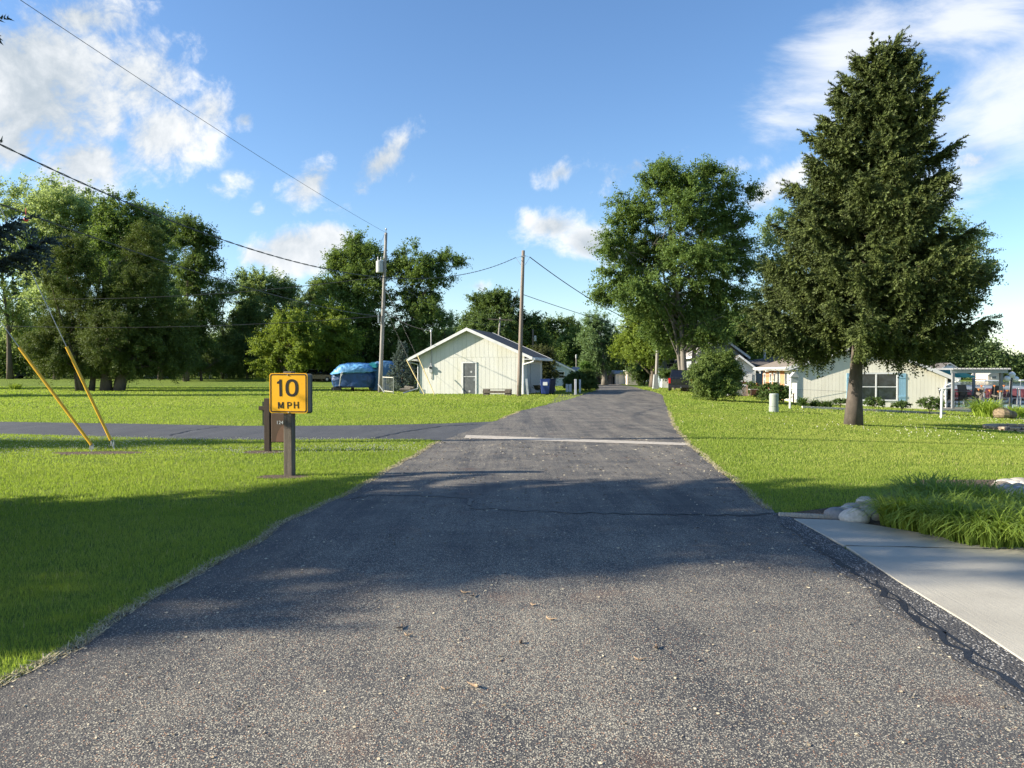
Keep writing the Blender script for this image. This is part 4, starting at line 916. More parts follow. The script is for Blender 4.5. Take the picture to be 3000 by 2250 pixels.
# ------------------------------------------------------------------ tarped boat on a trailer
def cloth(t_name, mat, P, parent, nsub=3, amp=.05, seed=0):
    """closed hull through cross sections P[i] = list of points; draped look from noise"""
    r = random.Random(seed); mb = MB(); n = len(P[0])
    mb.v = [(*(np.array(p) + np.array([r.uniform(-1, 1), r.uniform(-1, 1), r.uniform(-1, 1)]) * amp),) for s in P for p in s]
    mb.f = [(i * n + k, i * n + k + 1, (i + 1) * n + k + 1, (i + 1) * n + k) for i in range(len(P) - 1) for k in range(n - 1)]
    mb.f += [tuple(range(n)), tuple(reversed(range((len(P) - 1) * n, len(P) * n)))]
    o = mb.build(t_name, mat, parent, smooth=False); m = o.modifiers.new('sub', 'SUBSURF'); m.levels = m.render_levels = 3; m.subdivision_type = 'CATMULL_CLARK'
    tx = bpy.data.textures.new('wrinkle', 'CLOUDS'); tx.noise_scale = .28; tx.noise_depth = 4; tx.noise_type = 'HARD_NOISE'; d = o.modifiers.new('w', 'DISPLACE'); d.texture = tx; d.strength = .16; d.mid_level = .5
    for p in o.data.polygons: p.use_smooth = True
    return o
def tarp_mat(name, c):
    t = NT(name); w = t.noise(3, 5, .6, t.mapv((1, 1, .35)), .8); t.col(t.mix(t.ramp(w, .35, .65), tuple(x * .7 for x in c), tuple(x * 1.15 for x in c))); t.rough(.5); t.bump(w, .6, .06); return t.m
TB = tarp_mat('light blue tarp', (.13, .36, .64)); TD = tarp_mat('dark blue tarp', (.018, .07, .19)); TT = tarp_mat('teal tarp', (.015, .22, .22))
def tarp_boat():
    b = G(1040, 1146); Y = b.y; root = empty('covered_boat', b, 0, 'boat on a trailer under light and dark blue tarps, left of the transformer pole', 'covered boat')
    X = lambda px, py=1145: W(px, py, Y).x - b.x
    Zh = lambda py: W(1040, py, Y).z - b.z
    # sections front to back; each from left foot over the top to right foot
    def sec(y, xl, xr, zt, zs, zb, inw=.25):
        xm = (xl + xr) / 2
        return [(xl + inw, y, zb), (xl + inw * .4, y, zs * .55), (xl, y, zs), (xl + (xr - xl) * .22, y, zt * .96), (xm, y, zt), (xr - (xr - xl) * .2, y, zt * .97), (xr, y, zs), (xr - inw * .3, y, zs * .5), (xr - inw, y, zb)]
    xl, xr = X(966), X(1105)
    low = []; 
    for y, f, zt in ((-.9, .88, .93), (-.2, .98, 1), (1.2, 1, 1.0), (3.2, .98, .98), (4.6, .8, .85)):
        c = (xl + xr) / 2; hw = (xr - xl) / 2 * f; low.append(sec(y, c - hw, c + hw, Zh(1068) * zt * .98, Zh(1098) * zt, .22 if y > -.5 else .3))
    cloth('hull_cover', TD, low, root, amp=.04, seed=2)
    top = []
    for y, f, zt in ((-1.05, .80, .92), (-.3, 1.0, 1.01), (1.2, 1.04, 1.03), (3.2, 1.0, 1.0), (4.7, .8, .86)):
        c = (xl + xr) / 2; hw = (xr - xl) / 2 * f; T_ = Zh(1063) * zt; S_ = Zh(1093) * zt
        top.append([(c - hw - .04, y, S_), (c - hw * .86, y, S_ + .15), (c - hw * .6, y, T_ * .97), (c - hw * .1, y, T_), (c + hw * .5, y, T_ * .99), (c + hw * .85, y, T_ * .9), (c + hw + .05, y, S_ + .1), (c + hw * .9, y, S_ + .08), (c, y, S_ + .02), (c - hw * .9, y, S_ - .02)])
    cloth('top_tarp', TB, top, root, amp=.05, seed=5)
    k = MB(); k.tube([(X(1003), -1.1, .25), (X(1012), -1.3, 1.45)], .05, 8).tube([(X(1012), -1.3, 1.2), (X(1016), -1.3, 1.5)], .03, 6); k.build('trailer_jack', GALV, root)
    k = MB(); k.beam((X(985), -1.25, .3), (X(1045), -1.0, .35), .08, .1).beam((X(1000), -2.0, .35), (X(1006), -.6, .38), .08, .1).tube([(X(995), -1.9, .05), (X(995), -1.9, .8)], .03, 8); k.box(X(985), X(1012), -1.6, -1.3, .12, .32); k.build('trailer_frame', DARK, root)
    for px in (1036,):
        o = MB().lathe([(.001, -.09), (.2, -.1), (.31, -.07), (.31, .07), (.2, .1), (.001, .09)], n=18).build('wheel', BLACKR, root, (X(px), -.4, .31)); o.rotation_euler = (0, R(90), R(20))
    # second, rounder tarp behind to the right
    r2 = empty('covered_boat', W(1128, 1146, Y + 1.5) * 1, 0, 'rounded boat under a plain faded blue tarp, to the right behind the pole', 'covered boat'); r2.location.z = 0
    s2 = []; GB = tarp_mat('faded blue tarp', (.08, .20, .36))
    for y, f in ((-1.4, .75), (-.6, 1.0), (1, 1.06), (3, 1.02), (4.5, .85)):
        hw = 1.45 * f; T_ = 2.35 * (.9 + .1 * f); s2.append([(-hw * .85, y, .1), (-hw, y, .8), (-hw * .98, y, 1.6), (-hw * .55, y, T_), (0, y, T_ * 1.02), (hw * .6, y, T_ * .99), (hw * .95, y, 1.55), (hw, y, .8), (hw * .8, y, .1)])
    cloth('tarp', GB, s2, r2, amp=.05, seed=9)
    k = MB(); k.hexa([(-1.3, -1.75, 1.75), (-.3, -1.75, 1.8), (-.1, -.3, 2.1), (-1.25, -.3, 2.0)], [(-1.1, -1.55, 2.0), (-.45, -1.5, 2.1), (-.2, -.4, 2.28), (-1.0, -.4, 2.25)]); o = k.build('teal_patch', TT, r2, bevel=.05)
tarp_boat()

# ------------------------------------------------------------------ vehicles
def car(label, c, rz, paint, L=4.9, H=1.5, Wd=1.85, van=False, group=None):
    t = empty('parked_car', c, rz, label, 'car', group); h = Wd / 2
    body = [(-L / 2, .35), (-L / 2 + .05, .8), (-L / 2 + .15, .95), (-L * .22, 1.0), (L * .44, .97), (L / 2 - .03, .85), (L / 2, .4), (L * .42, .28), (-L * .42, .28)]
    k = MB(); k.prism(body, 'y', -h, h); k.build('body', paint, t, bevel=.07)
    rf = [(-L * .24, .98), (-L * .10, H - .08), (-L * .03, H), (L * .28, H - .02 if van else H - .08), (L * (.46 if van else .40), 1.0)]
    k = MB(); n = len(rf); lo = .86
    k.add([(x, -h * (.97 if z < 1.05 else .8), z) for x, z in rf] + [(x, h * (.97 if z < 1.05 else .8), z) for x, z in rf], [tuple(range(n)), tuple(reversed(range(n, 2 * n)))] + [(i, (i + 1) % n, n + (i + 1) % n, n + i) for i in range(n)]); k.build('cabin', paint, t, bevel=.05)
    for s in (-1, 1):
        for a, b in ((-L * .19, -L * .02), (0.02, L * .19), (L * .21, L * .34)):
            z1 = H - .16; k = MB(); yy = lambda z: s * (h * (.97 + (.8 - .97) * (z - 1.0) / (H - 1.0)) + .01)
            a1 = max(a, -L * .19 + .32 * (a < -.3)); b1 = b - (.18 if b > L * .3 else 0)
            k.add([(a, yy(1.04), 1.04), (b, yy(1.04), 1.04), (b1, yy(z1), z1), (a1 + .1 * (a < -.3), yy(z1), z1)], [(0, 1, 2, 3)]); k.build('side_window', GLASSD, t)
        for x in (-L * .33, L * .31):
            o = MB().lathe([(.001, -.1), (.22, -.11), (.33, -.08), (.33, .08), (.22, .11), (.001, .1)], n=20).build('wheel', BLACKR, t, (x, s * (h - .06), .33)); o.rotation_euler = (R(90), 0, 0)
            q = MB().lathe([(.001, -.118), (.19, -.115), (.19, .115), (.001, .118)], n=14).build('rim', GALV, o)
        MB().box(-L / 2 - .01, -L / 2 + .25, s * h * .72 - .2, s * h * .72 + .2, .66, .8).build('headlight', M('lamp lens', (.6, .62, .65), .15), t, bevel=.03)
        MB().box(L / 2 - .2, L / 2 + .012, s * h * .8 - .12, s * h * .8 + .12, .72, .95).build('tail_light', M('red lens', (.5, .01, .01), .2), t, bevel=.02)
        MB().beam((-L * .03, s * h * .74, H + .05), (L * .3, s * h * .74, H + .04), .04, .04).build('roof_rail', GALV, t)
    k = MB(); f = .79; k.add([(-L * .235, -h * .9, 1.03), (-L * .235, h * .9, 1.03), (-L * .112, h * f, H - .1), (-L * .112, -h * f, H - .1)], [(0, 1, 2, 3)]); k.build('windscreen', GLASSD, t, (-.015, 0, .01))
    return t
BLKP = M('black car paint', (.008, .009, .012), .18, .1, 3, spec=.8); SILP = M('silver car paint', (.28, .30, .33), .25, .05, 3, metal=.5)
c = G(935, 1117.5); car('black minivan on the far lawn, in front of a silver car, nose to the right', (c.x, c.y, tzf(c.x, c.y)), R(180 - 12), BLKP, 4.9, 1.6, 1.9, True)
c2 = W(925, 1113, c.y + 3.2); car('silver car parked behind the black minivan', (c2.x - .3, c2.y, tzf(0, c2.y)), R(180 - 14), SILP, 4.8, 1.75, 1.9, True)
def pickup():
    c = G(1972, 1148); c = Vector((W(2006, 1148, 62).x, 63.5, tzf(15, 62))); t = empty('pickup_truck', c, R(-12), 'black pickup truck seen from behind at the left of the maple trunk', 'pickup truck')
    MB().prism([(-2.6, .5), (-2.6, 1.15), (.6, 1.2), (2.5, 1.1), (2.7, .9), (2.7, .45)], 'x', -.97, .97).build('body', BLKP, t, bevel=.06)
    MB().hexa([(-.9, -.4, 1.15), (.9, -.4, 1.15), (.9, 1.7, 1.15), (-.9, 1.7, 1.15)], [(-.75, -.1, 1.8), (.75, -.1, 1.8), (.75, 1.1, 1.8), (-.75, 1.1, 1.8)]).build('cabin', BLKP, t, bevel=.06)
    MB().box(-.98, .98, -2.78, -2.62, .38, .58).build('bumper', DARK, t, bevel=.03)
    MB().box(-.75, .75, -2.625, -2.6, .68, 1.08).build('tailgate', BLKP, t, bevel=.02)
    MB().beam((0, -2.7, .42), (0, -3.3, .42), .07, .07).build('tow_bar', GALV, t)
    for s in (-1, 1):
        MB().box(s * .88 - .09, s * .88 + .09, -2.64, -2.5, .72, 1.14).build('tail_light', M('red lens', (.5, .01, .01), .2), t, bevel=.02)
        for y in (-1.6, 1.8):
            o = MB().lathe([(.001, -.12), (.25, -.13), (.38, -.1), (.38, .1), (.25, .13), (.001, .12)], n=20).build('wheel', BLACKR, t, (s * .86, y, .38)); o.rotation_euler = (0, R(90), 0)
            MB().lathe([(.001, -.135), (.22, -.133), (.22, .133), (.001, .135)], n=14).build('rim', GALV, o)
pickup()
def trailer(px, py, label, L=2.6, load=False):
    c = G(px, py); t = empty('utility_trailer', c, R(8), label, 'trailer', 'small trailers by the left trees')
    MB().box(-L / 2, L / 2, -.7, .7, .48, .56).beam((L / 2, 0, .5), (L / 2 + 1.3, 0, .45), .08, .08).build('bed', DARK, t)
    k = MB()
    for x in np.linspace(-L / 2, L / 2, 5): k.beam((x, -.7, .56), (x, -.7, .85), .04, .04).beam((x, .7, .56), (x, .7, .85), .04, .04)
    k.beam((-L / 2, -.7, .85), (L / 2, -.7, .85), .04, .04).beam((-L / 2, .7, .85), (L / 2, .7, .85), .04, .04); k.build('rail', DARK, t)
    for s in (-1, 1):
        o = MB().lathe([(.001, -.08), (.2, -.09), (.3, -.06), (.3, .06), (.2, .09), (.001, .08)], n=16).build('wheel', BLACKR, t, (0, s * .8, .3)); o.rotation_euler = (R(90), 0, 0)
trailer(56, 1109, 'dark utility trailer at the left edge of the lawn under the trees')
# heap of pale branches and white boards left of centre under the trees, sawhorse
c = G(500, 1107); k = MB()
for i in range(26):
    a = random.uniform(0, 6.3); l = random.uniform(.6, 1.6); x, y = random.uniform(-2.6, 2.6), random.uniform(-.5, .5); k.tube([(x, y, random.uniform(.02, .3)), (x + math.cos(a) * l, y + math.sin(a) * l * .5, random.uniform(.05, .6))], .04, 5)
tag(k.build('branch_pile', BARKL, loc=c), 'pile of pale cut branches at the edge of the trees, right of the cedars', 'branch pile')
c = G(455, 1108); t_ = empty('canoe', c, R(5), 'pale overturned small boat lying by the branch pile', 'small boat')
k = MB(); k.tube_rings([[(x, w_ * math.cos(a), max(.0, h_ * math.sin(a)) + .02) for a in np.linspace(0, math.pi, 7)] for x, w_, h_ in ((-2.2, .03, .1), (-1.5, .45, .4), (0, .65, .5), (1.5, .5, .42), (2.1, .2, .3))]); k.build('hull', M('pale hull', (.42, .43, .42), .4), t_, smooth=True); MB().beam((-2.2, 0, .1), (2.1, 0, .52), .03, .04).build('keel', GREYP, t_)
c = G(592, 1108); t_ = empty('sawhorse', c, R(20), 'pale wooden sawhorse in the shade of the trees', 'sawhorse'); MB().box(-.6, .6, -.06, .06, .8, .9).build('beam', PALEM, t_)
for sx in (-1, 1):
    for sy in (-1, 1): MB().beam((sx * .45, 0, .8), (sx * .62, sy * .3, 0), .07, .05).build('leg', PALEM, t_)
c = G(640, 1110); t_ = empty('swing_frame', c, 0, 'dark metal frame standing in the shade left of the sign', 'garden frame')
MB().beam((-1.2, 0, 1.6), (1.2, 0, 1.6), .07, .07).build('beam', GREYP, t_)
for sx in (-1, 1):
    for sy in (-1, 1): MB().beam((sx * 1.1, 0, 1.6), (sx * 1.2, sy * .5, 0), .05, .05).build('leg', GREYP, t_)
# ------------------------------------------------------------------ houses on the right
def white_house():
    A = W(2333, 1187, 46); z0 = -.62; A.z = 0
    h = empty('ranch_house', A, R(-9), 'low ivory sided ranch house behind the spruce with orange brick side and blue shutters', 'house')
    HARD.append([tuple((h.matrix_basis @ Vector(p)).xy) for p in ((-.1, -.1, 0), (8.4, -.1, 0), (8.4, 13, 0), (-.8, 13, 0))])
    Wd, D = 8.35, 12.; ze, zr = 1.88, 3.2; xr = 3.9
    zer = 1.22; top = lambda x: (ze + (zr - ze) * x / xr if x < xr else zr - (zr - zer) * (x - xr) / (Wd - xr)) - .02
    w = MB(); w.prism([(0, -1.2), (Wd, -1.2), (Wd, zer), (xr, zr), (0, ze)], 'y', 0, D); boards(w, 0, 4.05, 0, z0 - .1, lambda x: min(top(x), .05) ) if False else None
    wx0, wx1, wz0, wz1 = 3.35, 5.6, -.12, 1.38
    boards(w, 0, wx0 - .1, 0, z0 - .25, top, .2, .01); boards(w, wx1 + .1, Wd, 0, z0 - .4, top, .2, .01); boards(w, wx0 - .1, wx1 + .1, 0, z0 - .3, lambda x: wz0 - .1, .2, .01); boards(w, wx0 - .1, wx1 + .1, 0, wz1 + .1, top, .2, .01)
    w.build('wall', CREAM2, h)
    MB().box(-.02, .06, -.03, .06, -1, ze - .1).box(Wd - .06, Wd + .03, -.03, .06, -1.2, zer).build('corner_trim', WHITE, h)
    # roof
    oe, th = .55, .1; r = MB(); s1 = (zr - ze) / xr; s2 = (zr - zer) / (Wd - xr)
    r.prism([(-oe, ze - oe * s1), (xr, zr), (xr, zr + th), (-oe, ze - oe * s1 + th)], 'y', -.35, D + .35).prism([(xr, zr + .001), (Wd + oe, zer - oe * s2), (Wd + oe, zer - oe * s2 + th), (xr, zr + th)], 'y', -.35, D + .35)
    ro = r.build('roof', SHINGT, h); f = MB(); zl = ze - oe * s1
    f.prism([(-oe, zl - .1), (xr, zr - .1), (xr, zr + th + .03), (-oe, zl + th + .03)], 'y', -.385, -.351).prism([(xr, zr - .1), (Wd + oe, zer - oe * s2 - .1), (Wd + oe, zer - oe * s2 + th + .03), (xr, zr + th + .03)], 'y', -.387, -.352)
    f.box(-oe - .03, -oe - .001, -.35, D + .35, zl - .1, zl + th + .01).box(-oe, 0, -.35, D, zl - .06, zl - .03); f.box(Wd + oe, Wd + oe + .03, -.35, D + .35, zer - oe * s2 - .08, zer - oe * s2 + .1); f.build('fascia', WHITE, ro)
    MB().box(-oe - .15, -oe - .032, -.4, D + .35, zl - .03, zl + .09).build('gutter', WHITE, ro)
    MB().tube([(-oe - .1, -.3, zl), (-.4, -.2, zl - .12), (-.02, -.05, zl - .25), (.0, -.07, zl - .4), (.0, -.07, z0)], .045, 8).build('downspout', WHITE, h)
    MB().tube([(Wd + .5, -.4, zer - .2), (Wd - .08, -.07, zer - .5), (Wd - .06, -.07, z0 - .25)], .04, 8).build('downspout', WHITE, h)
    # twin window and shutters
    win = window(h, wx0, -.01, wz0, wx1 - wx0, wz1 - wz0, panes=(2, 2), fw=.09)
    MB().box(wx0 + .02, wx1 - .02, .002, .006, wz0, wz1).build('curtain', CURT, win)
    SH = M('blue shutter', (.22, .40, .52), .6, .08, 3)
    for a in (wx0 - .52, wx1 + .12):
        k = MB()
        for i in range(4): k.box(a + i * .1, a + i * .1 + .092, -.045, -.014, wz0 - .05, wz1 + .05)
        k.box(a + .01, a + .38, -.07, -.0455, wz0 + .12, wz0 + .24).box(a + .01, a + .38, -.07, -.0455, wz1 - .24, wz1 - .12); k.build('shutter', SH, h)
    MB().box(0, Wd, -.075, -.02, z0 - .4, z0 - .3).build('sill_board', M('foundation', (.35, .33, .28), .9), h)
    # the left side wall: recessed porch part, orange brick, windows and door (built facing -x)
    b = MB(); 
    for i in range(34):
        z = z0 + i * .075
        if z > ze - .12: break
        b.box(-.035, -.001, 3.6, D - .05, z, z + .068)
    b.build('brick_wall', ORBR, h)
    pw = MB(); pw.box(-.04, -.001, .0, 3.55, z0 - .2, ze - .1); pw.build('side_wall', CREAM2, h)
    def sidewin(y, z, w_, hh, name='window', mat=GLASS, panes=2):
        k = MB(); fw = .08; k.box(-.10, -.04, y - fw, y, z - fw, z + hh + fw).box(-.10, -.04, y + w_, y + w_ + fw, z - fw, z + hh + fw).box(-.10, -.04, y, y + w_, z - fw, z).box(-.10, -.04, y, y + w_, z + hh, z + hh + fw)
        if panes > 1: k.box(-.085, -.04, y, y + w_, z + hh / 2 - .02, z + hh / 2 + .02)
        o = k.build(name, WHITE, h); MB().box(-.06, -.042, y, y + w_, z, z + hh).build('pane', mat, o); return o
    sidewin(1.0, -.05, .9, 1.5); sidewin(2.4, -.05, .7, 1.5); sidewin(5.0, -.55, .85, 2.1, 'door', GLASSD, 1); sidewin(6.4, .3, .8, 1.05); sidewin(8.0, .3, .7, 1.05); sidewin(10.6, .55, .55, .8)
    MB().tube([(-.5, 7.2, ze - .14), (-.5, 7.2, ze - .3)], .07, 8).box(-.6, -.4, 7.1, 7.4, ze - .38, ze - .28).build('wall_lamp', WHITE, h)
    # clothes line along the front
    tag(MB().tube([A + Vector((-.3, -.3, .48)), A + Vector((4, -.55, .30)), A + Vector((8.6, -.95, .32))], .008, 4).build('clothes_line', WIRE), 'thin line strung across the front of the ivory house', 'clothes line')
    return h
WH = white_house()
# chairs / odds at the left side of the house
def adirondack(px, py, label, mat, rz):
    c = G(px, py); t = empty('garden_chair', c, rz, label, 'garden chair', 'garden chairs by the brick side')
    MB().hexa([(-.28, -.3, .36), (.28, -.3, .36), (.28, .25, .24), (-.28, .25, .24)], [(-.28, -.3, .4), (.28, -.3, .4), (.28, .25, .28), (-.28, .25, .28)]).build('seat', mat, t)
    k = MB()
    for i in range(5): k.hexa([(-.27 + i * .11, .24, .24), (-.18 + i * .11, .24, .24), (-.18 + i * .11, .27, .24), (-.27 + i * .11, .27, .24)], [(-.3 + i * .12, .55, 1.02 - abs(i - 2) * .05), (-.2 + i * .12, .55, 1.02 - abs(i - 2) * .05), (-.2 + i * .12, .58, 1.02), (-.3 + i * .12, .58, 1.02)])
    k.build('backrest', mat, t)
    for s in (-1, 1):
        MB().box(s * .33 - .06, s * .33 + .06, -.36, .35, .55, .58).build('armrest', mat, t)
        MB().beam((s * .3, -.28, 0), (s * .3, -.28, .55), .06, .06).build('leg', mat, t); MB().beam((s * .3, .3, 0), (s * .3, .3, .55), .06, .06).build('leg', mat, t)
ORW = M('orange cedar wood', (.50, .24, .09), .7, .15, 5)
adirondack(2240, 1163, 'orange wooden chair standing against the brick side of the ivory house', ORW, R(70)); adirondack(2305, 1182, 'reddish brown garden chair by the front left corner of the ivory house', M('reddish wood', (.38, .17, .12), .7), R(50))
c = G(2212, 1162); t_ = empty('planter_table', c, 0, 'small brown box table on the lawn left of the round shrub', 'side table'); MB().box(-.42, .42, -.3, .3, .5, .56).build('top', GREYP, t_); MB().box(-.38, .38, -.26, .26, .12, .48).build('box', BROWNM, t_)
for sx in (-1, 1):
    for sy in (-1, 1): MB().box(sx * .38 - .02, sx * .38 + .02, sy * .27 - .02, sy * .27 + .02, 0, .5).build('leg', GREYP, t_)
c = G(2150, 1160); t_ = empty('air_conditioner', c, R(4), 'squat white cooling unit on the lawn right of the big shrub', 'cooling unit')
k = MB(); k.box(-.55, .5, -.4, .4, .03, .82); k.build('housing', WHITE, t_, bevel=.04); k = MB()
for i in range(6): k.box(-.35, .3, -.415, -.4, .12 + i * .1, .17 + i * .1)
k.build('grille', GREYP, t_)
tag(MB().lathe([(.28, 0), (.3, .04), (.3, .75), (.26, .82), (.001, .84)], n=16).build('dome_bin', WHITE, loc=G(2178, 1161)), 'rounded white drum beside the white cooling unit', 'drum')

def hip(parent, x0, x1, y0, y1, ze, zr, mat, oh=.5, rid=.35):
    a = [(x0 - oh, y0 - oh, ze), (x1 + oh, y0 - oh, ze), (x1 + oh, y1 + oh, ze), (x0 - oh, y1 + oh, ze)]; xm = (x0 + x1) / 2; r0, r1 = y0 + (y1 - y0) * rid, y1 - (y1 - y0) * rid
    k = MB(); k.add(a + [(xm, r0, zr), (xm, r1, zr)] + [(x, y, z - .14) for x, y, z in a], [(0, 1, 4), (1, 2, 5, 4), (2, 3, 5), (3, 0, 4, 5), (6, 7, 8, 9), (0, 1, 7, 6), (1, 2, 8, 7), (2, 3, 9, 8), (3, 0, 6, 9)]); return k.build('roof', mat, parent)
def back_houses():
    # white gable fronted garage wing with a low dark roof, between the shrub and the ranch house
    Y = 60.; x0 = W(2128, 1100, Y).x; x1 = W(2212, 1100, Y).x; zg = tzf(x0, Y)
    h = empty('white_garage', (x0, Y, zg), R(-6), 'narrow white gabled garage with small door windows, right of the big shrub', 'garage')
    w = x1 - x0; ap = W(2163, 1044, Y); ze = W(2200, 1082, Y).z - zg; wo, ro = gable(h, 0, w, 0, 7, ze, ap.z - zg, WHITE, SHING, xr=ap.x - x0, oe=.3, og=.3, tf=.14)
    d = MB(); d.box(.35, w - .3, -.05, -.005, .02, ze - .35); do = d.build('garage_door', WHITE, h); k = MB()
    for i in range(5): k.box(.5 + i * (w - 1.2) / 5 , .5 + i * (w - 1.2) / 5 + .22, -.065, -.0505, W(2180, 1127, Y).z - zg, W(2180, 1118, Y).z - zg)
    k.build('door_pane', GLASSD, do)
    # grey house with tall gable and hip roofs
    Y = 66.; xa = W(2048, 1060, Y).x; xb = W(2176, 1060, Y).x; zg = tzf(16, Y); apx = W(2122, 997, Y)
    h = empty('grey_house', (xa, Y, zg), R(-5), 'slate blue gabled house with a pale metal roof behind the big shrub', 'house'); ze = W(2050, 1038, Y).z - zg
    wo, ro = gable(h, 0, xb - xa, 0, 9, ze, apx.z - zg, GREYS, SHINGL, trim=WHITE, xr=apx.x - xa, oe=.45, og=.4, lap=.2, tf=.2)
    k = MB(); k.tube([(apx.x - xa + .05, .6, apx.z - zg - .2), (apx.x - xa + .05, .6, W(2122, 945, Y).z - zg)], .05, 6)
    tz_ = W(2122, 948, Y).z - zg; ax_ = apx.x - xa + .05
    k.beam((ax_ - .55, .6, tz_), (ax_ + .55, .6, tz_ + .05), .04, .04)
    for i in range(6): k.beam((ax_ - .5 + i * .2, .25 + i * .03, tz_ + .02), (ax_ - .5 + i * .2, .95 - i * .03, tz_ + .02), .025, .025)
    k.build('antenna', GALV, ro)
    hip(h, -.8, xb - xa + 3.4, -3.2, 3, W(2060, 1083, 64).z - zg, W(2100, 1050, 66).z - zg, SHINGT, .3, .3)
    MB().box(-.7, xb - xa + 3.3, -3.1, -.05, -.3, W(2060, 1083, 64).z - zg - .02).build('porch_wall', M('beige siding', (.42, .40, .34), .8), h)
    q = MB().tube([(xb - xa + 1.6, -.6, 2.2), (xb - xa + 1.6, -.6, 3.6)], .09, 8); q.build('vent_pipe', GREYP, h)
    # dark hip roof reaching over the right, joining the ranch house
    Y = 60.5; xa = W(2180, 1060, Y).x; h = empty('brown_roofed_house', (xa, Y + 1, tzf(20, Y)), R(-5), 'low house with a dark brown hip roof partly behind the spruce branches', 'house'); zg = tzf(20, Y)
    MB().box(0, 9, 0, 8, -.4, 2.45).build('wall', GREYS, h); hip(h, 0, 9, 0, 8, 2.46, W(2230, 1040, Y + 3).z - zg, SHING, .5, .4)
    # far white/blue two storey house and shingled gable
    Y = 88.; xa = W(1938, 1060, Y).x; xb = W(1976, 1060, Y).x; zg = tzf(xa, Y); h = empty('blue_white_house', (xa, Y, zg), R(-4), 'pale blue and white two storey house left of the maple trunk', 'house')
    k = MB(); k.box(0, xb - xa, 0, 7, -.3, W(0, 1052, Y).z - zg); k.build('wall', BLUES, h)
    k = MB(); zt = W(0, 1049, Y).z - zg; k.prism([(-.3, zt - .9), (.1, zt), (xb - xa + .2, zt), (xb - xa + .2, zt - .12), (.2, zt - .12), (-.1, zt - .9)], 'y', -.4, 7.2); k.build('roof', SHINGL, h)
    MB().box(-.35, .0, -.3, .3, -.2, W(0, 1041, Y).z - zg).build('chimney', BLUES, h)
    window(h, .55, -.02, W(0, 1074, Y).z - zg, .9, .7, panes=(1, 2), gl=GLASS)
    zt2 = W(0, 1082, Y).z - zg; MB().box(-.1, xb - xa + 1.5, -2.4, -.01, -.3, zt2 - .35).build('porch', WHITE, h)
    MB().prism([(-.4, zt2 - .35), (xb - xa + 1.8, zt2 + .55), (xb - xa + 1.8, zt2 + .4), (-.4, zt2 - .5)], 'y', -2.7, -.02).build('porch_roof', WHITE, h)
    Y = 84.; xa = W(1974, 1060, Y).x; h = empty('shingled_house', (xa, Y, tzf(xa, Y)), R(-4), 'taupe shingled gable house end beside the blue and white house', 'house'); zg = tzf(xa, Y)
    gable(h, 0, 4.4, 0, 8, W(0, 1078, Y).z - zg, W(0, 1030, Y).z - zg, SHINGT, SHINGT, xr=2.6, oe=.2, og=.2)
    # transformer boxes / cylinders
back_houses()
def blue_house():
    Y = 96.; xa = W(1598, 1100, Y).x; xb = W(1673, 1100, Y).x; zg = tzf(0, Y); ap = W(1606, 1050, Y)
    h = empty('blue_cottage', (xa, Y, zg), R(-6), 'small pale blue sided cottage with a white trimmed roof, behind the bins', 'house')
    ze = W(0, 1083, Y).z - zg; xr = W(1612, 1100, Y).x - xa; zr = W(0, 1054, Y).z - zg
    w = xb - xa; k = MB(); k.prism([(-3, -.3), (w, -.3), (w, ze), (xr, zr), (-3, ze + .2)], 'y', 0, 8); z = 0; sl_ = (zr - ze) / (w - xr)
    while z < zr - .3:
        b = w if z + .2 <= ze else w - (z + .2 - ze) / sl_; k.box(-2.9, b - .02, -.02, 0, z, z + .185); z += .2
    k.build('wall', BLUES, h)
    k = MB(); k.prism([(xr, zr + .02), (w + .5, ze - .5 * sl_ + .02), (w + .5, ze - .5 * sl_ + .14), (xr, zr + .14)], 'y', -.35, 8.3).prism([(xr, zr + .02), (-3.5, ze - .02), (-3.5, ze + .1), (xr, zr + .14)], 'y', -.351, 8.3); ro = k.build('roof', SHINGL, h)
    k = MB(); k.prism([(xr, zr - .05), (w + .5, ze - .5 * sl_ - .05), (w + .5, ze - .5 * sl_ + .16), (xr, zr + .16)], 'y', -.39, -.352).prism([(xr, zr - .05), (-3.5, ze - .08), (-3.5, ze + .12), (xr, zr + .16)], 'y', -.388, -.353); k.build('fascia', WHITE, ro)
    x = W(1637, 1100, Y).x - xa; window(h, x + .05, -.04, W(0, 1107, Y).z - zg, .6, .72, panes=(1, 2), fw=.08, gl=GLASSD)
    k = MB(); k.box(w + .02, w + 1.6, 1.2, 6, -.3, ze - .25); k.build('wing_wall', BLUES, h); MB().prism([(.9, ze - .22), (6.3, ze - .22), (4.5, ze + .35), (2.7, ze + .35)], 'x', w + .03, w + 1.9).build('wing_roof', SHINGL, h)
    MB().box(-1.6, -.5, -.9, -.4, ze + .1, zr + .5).build('chimney', M('pale boards', (.45, .44, .38), .8), h)
blue_house()
